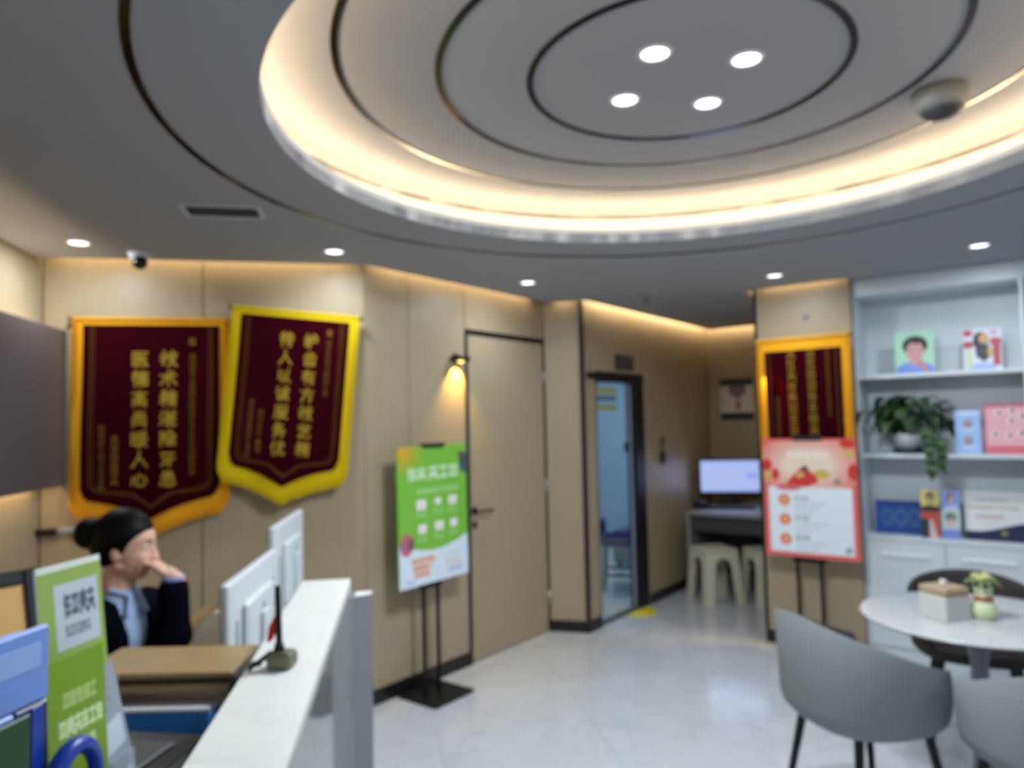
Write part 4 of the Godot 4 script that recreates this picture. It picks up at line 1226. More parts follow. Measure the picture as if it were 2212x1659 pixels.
func banner(label: String, p0: Vector2, p1: Vector2, u: float, y: float, w: float, side: float, tip: float, tilt: float, off: float, lift: float, kind: int, gold: String, head_ := 0.035) -> void:
	var d := (p1 - p0).normalized()
	var t := thing("velvet_banner", label, "banner", v3(p0 + d * u), yaw_of(d), "red velvet banners on the walls")
	t.position += t.basis.z * off + Vector3(0, y, 0)
	t.rotation.z = tilt
	var ph := kind * 1.7
	var vel := printed("velvet_%d" % kind, banner_picture(kind), 0.9)
	vel.metallic_specular = 0.12
	vel.backlight_enabled = true
	vel.backlight = Color(0.5, 0.10, 0.10)
	obj("border", banner_cloth(w, side, tip, 0.0, 0.13, 0.0, ph, lift, false), M[gold], t)
	obj("cloth", banner_cloth(w - 0.095, side - 0.075, tip - 0.085, head_, 0.0, 0.006, ph, lift, true), vel, t)
	# fringe: short threads along the sides and the lower edge
	var st := new_st()
	var n := 150
	for i in n:
		var a := (i + 0.5) / n
		var x := (a - 0.5) * w
		var low := banner_low(a, side, tip)
		var hang := clampf(low / tip, 0.0, 1.0)
		var z := 0.010 * sin(x * 17.0 + ph) * hang + 0.006 * sin(x * 31.0 + ph * 2.0) * hang + lift * hang
		add_tube(st, [Vector3(x, -low + 0.03, z + 0.003), Vector3(x + rng.randf_range(-0.004, 0.004), -low - 0.018, z + rng.randf_range(0.0, 0.006))], 0.0032, 0.0022, 4, false)
	for s in [-1, 1]:
		for i in 120:
			var a := (i + 0.5) / 120.0
			var yy := -a * (side - 0.05)
			var x: float = s * w / 2
			var hang := clampf(-yy / tip, 0.0, 1.0)
			var z := 0.010 * sin(x * 17.0 + ph) * hang + 0.006 * sin(x * 31.0 + ph * 2.0) * hang + lift * hang
			add_tube(st, [Vector3(x - s * 0.02, yy, z + 0.002), Vector3(x + s * 0.010, yy - rng.randf_range(0.0, 0.008), z + 0.001)], 0.004, 0.002, 4, false)
	var fg := obj("fringe", flat_done(st), M[gold], t)
	fg.set_meta("kind", "stuff")
	obj("rod", tube([Vector3(-w / 2 - 0.008, 0.0, 0.002), Vector3(w / 2 + 0.008, 0.0, 0.002)], 0.010, 0.010, 12), M[gold], t)
	for s in [-1, 1]:
		obj("rod_cap", lathe([Vector2(0.0001, -0.012), Vector2(0.013, -0.010), Vector2(0.015, 0.0), Vector2(0.013, 0.010), Vector2(0.0001, 0.012)], 16), M["olive_metal"], t, Vector3(s * (w / 2 + 0.014), 0, 0.002), Vector3(0, 0, PI / 2))

func build_banners() -> void:
	banner("large red velvet banner with orange-gold fringe behind the receptionist", PA, PB, 0.540, 2.148, 0.765, 1.02, 1.135, 0.0, 0.035, 0.012, 0, "gold_fringe")
	banner("smaller red velvet banner hanging crooked with lemon-gold fringe", PA, PB, 1.282, 2.188, 0.665, 0.925, 1.035, -0.085, 0.066, 0.015, 1, "gold_fringe_lemon")
	banner("red velvet banner on the column, lit from behind at its left edge", PG, PH, 0.335, 2.085, 0.592, 0.88, 0.97, 0.005, 0.105, 0.0, 2, "gold_fringe", 0.085)

# ---------------------------------------------------------------- poster stands
func green_poster() -> Image:
	var W := 432
	var H := 576
	var im := blank(W, H, Color(0.46, 0.72, 0.24))
	for i in 60:
		disc(im, 20, 18, 150 - i * 2.5, 110 - i * 1.8, Color(0.46, 0.72, 0.24).lerp(Color(0.86, 0.62, 0.16), i / 60.0))
	disc(im, 400, 50, 22, 18, Color(0.52, 0.16, 0.22)); disc(im, 424, 84, 40, 46, Color(0.18, 0.38, 0.42)); disc(im, 414, 70, 18, 18, Color(0.30, 0.22, 0.32))
	var pale := Color(0.80, 0.90, 0.76)
	small_marks(im, 62, 92, 2, 46, Vector2(1, 0), pale, 9)
	small_marks(im, 190, 88, 3, 52, Vector2(1, 0), pale, 10)
	small_marks(im, 110, 178, 10, 22, Vector2(1, 0), Color(0.66, 0.83, 0.58), 4)
	var white := Color(0.93, 0.90, 0.92)
	# six tooth symbols
	for e in [[136, 250, 1.15], [240, 240, 0.75], [336, 246, 1.05], [140, 350, 1.0], [246, 348, 1.05], [340, 346, 0.9]]:
		var x: float = e[0]
		var y: float = e[1]
		var k: float = e[2] * 24.0
		disc(im, x - k * 0.5, y - k * 0.3, k * 0.62, k * 0.7, white); disc(im, x + k * 0.5, y - k * 0.3, k * 0.62, k * 0.7, white)
		ppoly(im, [Vector2(x - k, y - k * 0.1), Vector2(x + k, y - k * 0.1), Vector2(x + k * 0.7, y + k), Vector2(x + k * 0.25, y + k * 0.45), Vector2(x - k * 0.25, y + k * 0.45), Vector2(x - k * 0.7, y + k)], white)
		disc(im, x, y - k * 0.1, k * 0.35, k * 0.3, Color(0.86, 0.72, 0.78))
		small_marks(im, x - 30, y + 34, 4, 12, Vector2(1, 0), Color(0.72, 0.86, 0.66), 2)
	# white foot below a curved edge
	var low := []
	for i in 21:
		var a := i / 20.0
		low.append(Vector2(W * a, 398 + 42 * sin(PI * a)))
	low.append(Vector2(W, H)); low.append(Vector2(0, H))
	ppoly(im, low, Color(0.84, 0.89, 0.93))
	disc(im, 44, 400, 40, 46, Color(0.74, 0.40, 0.44)); disc(im, 24, 402, 16, 18, Color(0.60, 0.42, 0.60)); disc(im, 70, 400, 22, 26, Color(0.50, 0.34, 0.34))
	for e in [[70, 462, 150, 26], [78, 492, 120, 24], [84, 520, 100, 16]]:
		fr(im, e[0], e[1], e[2], e[3], Color(0.86, 0.78, 0.72))
		small_marks(im, e[0] + 4, e[1] + 3, int(e[2] / 25.0), 18, Vector2(1, 0), Color(0.86, 0.52, 0.36), 4)
	small_marks(im, 270, 470, 5, 18, Vector2(1, 0), Color(0.74, 0.80, 0.76), 3)
	small_marks(im, 280, 502, 5, 16, Vector2(1, 0), Color(0.86, 0.70, 0.64), 3)
	small_marks(im, 300, 532, 5, 15, Vector2(1, 0), Color(0.62, 0.62, 0.80), 3)
	small_marks(im, 40, 548, 3, 14, Vector2(1, 0), Color(0.60, 0.70, 0.86), 3)
	return im

func red_poster() -> Image:
	var W := 432
	var H := 576
	var im := blank(W, H, Color(0.86, 0.40, 0.38))
	for i in 80:
		var k := i / 80.0
		disc(im, 214, 130, 240 - 140 * k, 170 - 120 * k, Color(0.88, 0.52, 0.47).lerp(Color(0.92, 0.84, 0.78), k))
	fr(im, 0, 0, W, 10, Color(0.84, 0.36, 0.36))
	for e in [[396, 24, 34, 22], [418, 160, 26, 40], [20, 130, 24, 30], [60, 176, 18, 30]]:
		disc(im, e[0], e[1], e[2], e[3], Color(0.80, 0.20, 0.18))
	for e in [[400, 72, 22, 16], [24, 182, 22, 16], [276, 172, 38, 24]]:
		disc(im, e[0], e[1], e[2], e[3], Color(0.80, 0.70, 0.36))
	small_marks(im, 120, 60, 5, 32, Vector2(1, 0), Color(0.94, 0.90, 0.85), 6)
	small_marks(im, 130, 104, 7, 22, Vector2(1, 0), Color(0.90, 0.80, 0.72), 4)
	ppoly(im, [Vector2(110, 220), Vector2(160, 160), Vector2(196, 130), Vector2(250, 180), Vector2(262, 210), Vector2(200, 236)], Color(0.80, 0.22, 0.20))
	disc(im, 200, 150, 18, 20, Color(0.50, 0.32, 0.26)); disc(im, 176, 176, 22, 14, Color(0.86, 0.68, 0.42))
	disc(im, 345, 206, 18, 12, Color(0.52, 0.50, 0.40))
	fr(im, 24, 236, W - 48, H - 258, Color(0.88, 0.91, 0.94))
	disc(im, 120, 238, 60, 16, Color(0.84, 0.40, 0.42))
	for i in 3:
		var y := 300.0 + 96.0 * i
		disc(im, 98, y, 28, 28, Color(0.88, 0.48, 0.32))
		disc(im, 98, y, 13, 13, Color(0.92, 0.68, 0.54))
		small_marks(im, 146, y - 18, 3, 18, Vector2(1, 0), Color(0.50, 0.52, 0.56), 3)
		for k in 3:
			small_marks(im, 146, y + 10 + 22 * k, 9 - 2 * k, 13, Vector2(1, 0), Color(0.72, 0.74, 0.78), 2)
	disc(im, 384, 528, 16, 16, Color(0.56, 0.66, 0.62))
	return im

func poster_stand(label: String, p0: Vector2, p1: Vector2, u: float, off: float, y0: float, y1: float, w: float, im: Image, key: String, poles: Array, roll_: float) -> void:
	var d := (p1 - p0).normalized()
	var t := thing("poster_stand", label, "sign stand", v3(p0 + d * u), yaw_of(d))
	t.position += t.basis.z * off
	var h := y1 - y0
	var b := obj("board", print_board(w, h, 0.012), printed(key, im, 0.35), t, Vector3(0, (y0 + y1) / 2, 0), Vector3(0, 0, roll_))
	bx("back_frame", t, M["black_metal"], Vector3(-0.10, y0 + 0.06, -0.03), Vector3(0.10, y1 - 0.02, -0.0065), 0.003)
	for x in poles:
		obj("pole", tube([Vector3(x, 0.02, -0.022), Vector3(x, y0 + 0.3, -0.022)], 0.013, 0.013, 12), M["black_metal"], t)
	bx("crossbar", t, M["black_metal"], Vector3(poles[0] - 0.03, y0 - 0.035, -0.034), Vector3(poles[1] + 0.03, y0 - 0.002, -0.010), 0.003)
	bx("top_clip", t, M["black_metal"], Vector3(-0.09, y1 - 0.012, -0.02), Vector3(0.09, y1 + 0.014, 0.012), 0.003)
	bx("base_plate", t, M["black_metal"], Vector3((poles[0] + poles[1]) / 2 - 0.16, 0.0, -0.14), Vector3((poles[0] + poles[1]) / 2 + 0.16, 0.02, 0.16), 0.004)

func build_signs() -> void:
	poster_stand("green and white dental poster on a black two-pole floor stand", PB, PC, 0.367, 0.17, 0.645, 1.434, 0.573, green_poster(), "print_green", [-0.07, 0.046], 0.012)
	poster_stand("red and white notice poster on a black stand before the column", PG, PH, 0.372, 0.20, 0.64, 1.413, 0.585, red_poster(), "print_red", [-0.10, 0.048], 0.0)

# ---------------------------------------------------------------- alcove with the computer
func build_alcove() -> void:
	var gd := (PE - PD).normalized()
	var yaw := yaw_of(gd)
	var o := v3(PD)
	var fr0 := Transform3D(Basis(Vector3.UP, yaw), o)       # local: u along the corridor wall, z out of it
	var t := thing("computer_desk", "plain grey desk in the dim alcove behind the column", "desk", fr0 * Vector3(1.46, 0, 0.135), yaw)
	bx("desktop", t, M["table_grey"], Vector3(0, 0.705, 0), Vector3(0.70, 0.74, 0.98), 0.004)
	bx("side_panel", t, M["table_grey"], Vector3(0.02, 0.0, 0.0), Vector3(0.68, 0.705, 0.03), 0.003)
	bx("side_panel", t, M["table_grey"], Vector3(0.02, 0.0, 0.95), Vector3(0.68, 0.705, 0.98), 0.003)
	bx("apron", t, M["charcoal_plastic"], Vector3(0.06, 0.56, 0.03), Vector3(0.08, 0.705, 0.95), 0.003)
	bx("modesty_panel", t, M["charcoal_plastic"], Vector3(0.60, 0.2, 0.03), Vector3(0.62, 0.705, 0.95), 0.003)
	# monitor, screen lit
	var sc := blank(256, 144, Color(0.70, 0.77, 0.97))
	fr(sc, 0, 0, 256, 10, Color(0.66, 0.72, 0.95))
	disc(sc, 226, 70, 26, 18, Color(0.62, 0.68, 0.95))
	fr(sc, 0, 134, 256, 10, Color(0.60, 0.67, 0.93))
	var m := thing("computer_monitor", "black monitor with a glowing pale lavender screen", "monitor", Vector3(2.045, 0.74, -6.84), -0.20)
	bx("housing", m, M["dark_plastic"], Vector3(-0.275, 0.115, -0.035), Vector3(0.275, 0.43, 0.0), 0.006)
	var sm := printed("screen_picture", sc, 0.2)
	sm.emission_enabled = true
	sm.emission_texture = sm.albedo_texture
	sm.emission_operator = BaseMaterial3D.EMISSION_OP_MULTIPLY
	sm.emission = Color.WHITE
	sm.emission_energy_multiplier = 0.86
	sm.albedo_color = Color(0.06, 0.06, 0.06)
	obj("screen", print_board(0.535, 0.296, 0.003), sm, m, Vector3(0, 0.272, 0.0018))
	bx("neck", m, M["dark_plastic"], Vector3(-0.03, 0.012, -0.06), Vector3(0.03, 0.24, -0.035), 0.004)
	bx("foot", m, M["dark_plastic"], Vector3(-0.11, 0.0, -0.12), Vector3(0.11, 0.012, 0.06), 0.004)
	var mb := m.transform
	area(mb * Vector3(0, 0.272, 0.006), mb.basis.z, mb.basis.x, 0.53, 0.29, 0.10, Color(0.72, 0.78, 1.0))
	var kb := thing("keyboard", "black keyboard in front of the lavender screen", "keyboard", Vector3(1.96, 0.74, -6.58), -0.20)
	bx("case", kb, M["dark_plastic"], Vector3(-0.21, 0.0, -0.065), Vector3(0.21, 0.018, 0.065), 0.004)
	for r in 4:
		for k in 13:
			obj("key", box(Vector3(0.026, 0.006, 0.022), 0.002), M["black_metal"], kb, Vector3(-0.186 + 0.031 * k, 0.021, -0.045 + 0.030 * r))
	var dk := thing("desk_clutter_box", "black box at the left end of the alcove desk", "box", Vector3(1.72, 0.74, -6.68), 0.4)
	bx("case", dk, M["dark_plastic"], Vector3(-0.06, 0.0, -0.05), Vector3(0.06, 0.05, 0.05), 0.006)
	bx("lid", dk, M["black_metal"], Vector3(-0.055, 0.05, -0.045), Vector3(0.055, 0.058, 0.045), 0.004)
	# stools
	plastic_stool(Vector3(1.70, 0, -6.24), 0.25, "cream plastic stool with arched sides in front of the alcove desk")
	plastic_stool(Vector3(2.12, 0, -6.12), 0.20, "cream plastic stool half hidden by the column edge")
	var pc := thing("computer_tower", "black computer tower under the alcove desk", "computer", fr0 * Vector3(2.02, 0, 0.78), yaw)
	bx("case", pc, M["dark_plastic"], Vector3(-0.2, 0.0, -0.09), Vector3(0.2, 0.42, 0.09), 0.008)
	bx("front_bezel", pc, M["black_gloss"], Vector3(-0.212, 0.01, -0.085), Vector3(-0.2, 0.41, 0.085), 0.004)
	# poster on the end wall
	var im := blank(160, 200, Color(0.80, 0.75, 0.70))
	fr(im, 0, 0, 160, 34, Color(0.16, 0.22, 0.24)); fr(im, 0, 168, 160, 32, Color(0.10, 0.17, 0.20))
	disc(im, 84, 54, 44, 34, Color(0.44, 0.40, 0.42)); ppoly(im, [Vector2(56, 60), Vector2(112, 60), Vector2(98, 100), Vector2(72, 100)], Color(0.44, 0.40, 0.42))
	fr(im, 0, 0, 160, 34, Color(0.16, 0.22, 0.24))
	disc(im, 88, 132, 14, 26, Color(0.62, 0.34, 0.34))
	small_marks(im, 10, 90, 3, 12, Vector2(0, 1), Color(0.6, 0.56, 0.54), 2)
	var d := (PK - PE).normalized()
	var w := thing("wall_poster", "white notice with dark top and bottom bands on the alcove wall", "poster", v3(PE + d * 0.295, 1.75), yaw_of(d))
	obj("sheet", print_board(0.33, 0.395, 0.006), printed("print_alcove", im), w, Vector3(0, 0, 0.004))
	bx("top_bar", w, M["dark_plastic"], Vector3(-0.17, 0.185, 0.001), Vector3(0.17, 0.205, 0.014), 0.003)
	bx("bottom_bar", w, M["dark_plastic"], Vector3(-0.17, -0.205, 0.001), Vector3(0.17, -0.185, 0.014), 0.003)

func plastic_stool(at: Vector3, turn: float, label: String) -> void:
	var t := thing("plastic_stool", label, "stool", at, turn)
	var m: Material = M["stool_cream"]
	bx("seat", t, m, Vector3(-0.15, 0.435, -0.15), Vector3(0.15, 0.46, 0.15), 0.012)
	for k in 4:
		# each side: a panel with a tall arch cut out
		var out := PackedVector2Array()
		out.append(Vector2(-0.175, 0.0)); out.append(Vector2(-0.105, 0.0))
		for i in 13:
			var a := PI - PI * i / 12.0
			out.append(Vector2(0.075 * cos(a), 0.31 + 0.075 * sin(a)))
		out.append(Vector2(0.105, 0.0)); out.append(Vector2(0.175, 0.0)); out.append(Vector2(0.14, 0.436)); out.append(Vector2(-0.14, 0.436))
		var s := obj("side", prism(out, -0.006, 0.006), m, t)
		var b := Basis(Vector3.UP, k * PI / 2) * Basis(Vector3.RIGHT, -0.075)
		s.transform = Transform3D(b, Basis(Vector3.UP, k * PI / 2) * Vector3(0, 0, 0.175))

# ---------------------------------------------------------------- ceiling fittings
func downlight(at: Vector3, r: float, energy: float, label: String, group := "") -> void:
	var t := thing("downlight", label, "ceiling light", at, 0.0, group)
	obj("trim", lathe([Vector2(r + 0.001, -0.004), Vector2(r + 0.010, -0.004), Vector2(r + 0.014, 0.001), Vector2(r + 0.001, 0.001)], 40), M["lamp_trim"], t)
	obj("lamp_lens", lathe([Vector2(0.0001, -0.003), Vector2(r, -0.003), Vector2(r, 0.001), Vector2(0.0001, 0.001)], 40), M["lamp_disc"], t)
	area(at + Vector3(0, -0.008, 0), Vector3(0, -1, 0), Vector3.RIGHT, r * 1.77, r * 1.77, energy, COOL)

const DOWN_E := 0.72

func build_ceiling_things() -> void:
	for e in [[0.458, -2.13, "back left"], [0.752, -2.176, "back right"], [0.415, -2.441, "front left"], [0.713, -2.48, "front right"]]:
		var where: String = {"back left": "upper left", "back right": "upper right", "front left": "lower left", "front right": "lower right"}[e[2]]
		downlight(Vector3(e[0], TOP, e[1]), 0.042, DOWN_E * 2.6, "bright round downlight, %s of the four in the raised disc" % where, "downlights in the raised disc")
	for e in [[-2.053, -3.379, "small downlight at the far left beside the floating panel"], [-0.902, -3.658, "small downlight above the crooked banner"], [0.116, -4.583, "small downlight above the flush door"], [1.689, -4.532, "small downlight in front of the column"], [2.542, -3.835, "small downlight above the display shelf"]]:
		downlight(Vector3(e[0], CEIL, e[1]), 0.043, DOWN_E, e[2], "small downlights around the ceiling edge")
	# added unseen lamps behind the camera to light the near half of the hall
	for e in [[-0.6, 0.6, "added small downlight behind the viewer above the counter's near end"], [1.0, 0.6, "added small downlight behind the viewer near the middle of the hall"], [2.8, 0.4, "added small downlight behind the viewer beside the shop window"], [2.9, -1.6, "added small downlight right of the round table beside the shop window"]]:
		downlight(Vector3(e[0], CEIL, e[1]), 0.043, DOWN_E * 1.2, e[2], "added downlights out of view")
	# security camera at the banner wall
	var c := thing("security_camera", "white dome security camera with black ball on the ceiling", "camera", Vector3(-1.86, CEIL, -3.56))
	obj("base", lathe([Vector2(0.0001, -0.05), Vector2(0.035, -0.048), Vector2(0.052, -0.02), Vector2(0.055, 0.0), Vector2(0.0001, 0.0)], 32), M["lamp_trim"], c)
	obj("eyeball", lathe(arc_profile(0.036, 14), 28), M["black_gloss"], c, Vector3(0.012, -0.062, 0.012))
	# cylinder on the raised disc
	var b := thing("ceiling_cylinder", "grey-white cylinder with dark underside on the raised ceiling disc", "ceiling device", Vector3(1.50, TOP, -2.42))
	obj("housing", lathe([Vector2(0.0001, -0.075), Vector2(0.068, -0.075), Vector2(0.082, -0.06), Vector2(0.085, 0.0), Vector2(0.0001, 0.0)], 40), M["table_grey"], b)
	obj("dark_dome", lathe([Vector2(0.0001, -0.105), Vector2(0.035, -0.10), Vector2(0.058, -0.086), Vector2(0.066, -0.0745), Vector2(0.0001, -0.0745)], 40), M["charcoal_plastic"], b)
	# sprinkler
	var s := thing("sprinkler", "small metal sprinkler head on the ceiling near the corridor", "sprinkler", Vector3(0.99, CEIL, -5.193))
	obj("rose", lathe([Vector2(0.0001, -0.008), Vector2(0.03, -0.006), Vector2(0.034, 0.0), Vector2(0.0001, 0.0)], 24), M["steel"], s)
	obj("nozzle", lathe([Vector2(0.0001, -0.045), Vector2(0.018, -0.043), Vector2(0.018, -0.040), Vector2(0.006, -0.036), Vector2(0.006, -0.008), Vector2(0.0001, -0.008)], 16), M["charcoal_plastic"], s)
	# air vent
	var v := thing("air_vent", "narrow ceiling air grille with dark slats near the banners", "vent", Vector3(-1.18, CEIL, -2.925), 0.19)
	bx("tray", v, M["charcoal_plastic"], Vector3(-0.14, -0.004, -0.07), Vector3(0.14, 0.0, 0.07), 0.001)
	bx("rim", v, M["lamp_trim"], Vector3(-0.155, -0.010, -0.085), Vector3(-0.14, 0.0, 0.085), 0.002)
	bx("rim", v, M["lamp_trim"], Vector3(0.14, -0.010, -0.085), Vector3(0.155, 0.0, 0.085), 0.002)
	bx("rim", v, M["lamp_trim"], Vector3(-0.14, -0.010, -0.085), Vector3(0.14, 0.0, -0.07), 0.002)
	bx("rim", v, M["lamp_trim"], Vector3(-0.14, -0.010, 0.07), Vector3(0.14, 0.0, 0.085), 0.002)
	for i in 6:
		obj("slat", box(Vector3(0.278, 0.002, 0.016), 0.0005), M["table_grey"], v, Vector3(0, -0.0075, -0.055 + 0.022 * i), Vector3(0.5, 0, 0))
	# smoke detector knob on the column
	var d := (PH - PG).normalized()
	var k := thing("wall_sensor", "small grey round fitting above the column banner", "wall fitting", v3(PG + d * 0.343, 2.239), yaw_of(d))
	obj("disc", lathe([Vector2(0.0001, 0.0), Vector2(0.018, 0.0), Vector2(0.016, 0.010), Vector2(0.0001, 0.012)], 20), M["grey_plastic"], k, Vector3.ZERO, Vector3(PI / 2, 0, 0))

func arc_profile(r: float, n: int) -> Array:
	var out := []
	for i in n + 1:
		var a := -PI / 2 + PI * i / n
		out.append(Vector2(maxf(0.0001, r * cos(a)), r * sin(a)))
	return out

# ---------------------------------------------------------------- things on the reception desk
func white_monitor(near: Vector2, far: Vector2, top: float, label: String) -> void:
	var d := (far - near).normalized()
	var t := thing("desktop_monitor", label, "monitor", v3((near + far) / 2, 0.76), yaw_of(d))
	var hw := near.distance_to(far) / 2
	var h := top - 0.76
	bx("housing", t, M["monitor_white"], Vector3(-hw, h - 0.35, -0.012), Vector3(hw, h, 0.014), 0.006)
	bx("back_bulge", t, M["monitor_white"], Vector3(-hw * 0.55, h - 0.32, 0.014), Vector3(hw * 0.55, h - 0.08, 0.034), 0.012)
	bx("screen", t, M["black_gloss"], Vector3(-hw + 0.008, h - 0.33, -0.0145), Vector3(hw - 0.008, h - 0.008, -0.012), 0.001)
	bx("neck", t, M["monitor_white"], Vector3(-0.03, 0.012, 0.034), Vector3(0.03, h - 0.14, 0.052), 0.005)
	bx("foot", t, M["monitor_white"], Vector3(-0.12, 0.0, -0.06), Vector3(0.12, 0.012, 0.12), 0.005)
	bx("logo", t, M["monitor_mark"], Vector3(0.0, h - 0.15, 0.0341), Vector3(0.035, h - 0.12, 0.036), 0.001)
	bx("label_strip", t, M["monitor_mark"], Vector3(-hw + 0.07, h - 0.29, 0.0141), Vector3(-hw + 0.10, h - 0.12, 0.0155), 0.0005)
	for i in 5:
		bx("vent_slot", t, M["monitor_mark"], Vector3(hw * 0.62, h - 0.10 - 0.03 * i, 0.0141), Vector3(hw * 0.9, h - 0.092 - 0.03 * i, 0.015), 0.0005)

func leaflet_picture(kind: int) -> Image:
	var W := 256
	var H := 352
	if kind == 0:
		var im := blank(W, H, Color(0.84, 0.87, 0.90))
		fr(im, 0, 0, W, 150, Color(0.58, 0.68, 0.34))
		fr(im, 0, 0, W, 8, Color(0.86, 0.88, 0.84))
		fr(im, 60, 26, 176, 82, Color(0.76, 0.78, 0.82))
		small_marks(im, 96, 42, 4, 26, Vector2(1, 0), Color(0.36, 0.38, 0.42), 6)
		small_marks(im, 96, 80, 6, 14, Vector2(1, 0), Color(0.50, 0.50, 0.55), 3)
		fr(im, 40, 122, 190, 36, Color(0.72, 0.76, 0.46))
		small_marks(im, 56, 130, 6, 20, Vector2(1, 0), Color(0.84, 0.87, 0.76), 4)
		fr(im, 30, 182, 190, 20, Color(0.46, 0.58, 0.50))
		for k in 4:
			small_marks(im, 30, 216 + 24 * k, 11, 12, Vector2(1, 0), Color(0.66, 0.70, 0.76), 2)
		disc(im, 160, 236, 16, 14, Color(0.14, 0.30, 0.66))
		return im
	if kind == 1:
		var im := blank(W, H, Color(0.48, 0.60, 0.12))
		small_marks(im, 70, 60, 5, 24, Vector2(1, 0), Color(0.70, 0.78, 0.48), 5)
		small_marks(im, 50, 104, 6, 26, Vector2(1, 0), Color(0.80, 0.87, 0.66), 7)
		small_marks(im, 70, 146, 5, 22, Vector2(1, 0), Color(0.76, 0.84, 0.60), 5)
		disc(im, 100, 250, 26, 22, Color(0.68, 0.38, 0.34)); disc(im, 140, 262, 24, 18, Color(0.86, 0.82, 0.76)); disc(im, 190, 244, 22, 40, Color(0.34, 0.28, 0.20))
		disc(im, 120, 330, 110, 50, Color(0.58, 0.66, 0.22))
		return im
	var im2 := blank(W, H, Color(0.62, 0.65, 0.70))
	fr(im2, 20, 120, 216, 70, Color(0.82, 0.86, 0.91))
	fr(im2, 20, 250, 216, 90, Color(0.84, 0.88, 0.92))
	for k in 4:
		small_marks(im2, 30, 20 + 22 * k, 12, 12, Vector2(1, 0), Color(0.50, 0.53, 0.58), 2)
	disc(im2, 120, 222, 22, 16, Color(0.32, 0.34, 0.38))
	small_marks(im2, 34, 262, 9, 16, Vector2(1, 0), Color(0.62, 0.66, 0.72), 3)
	return im2

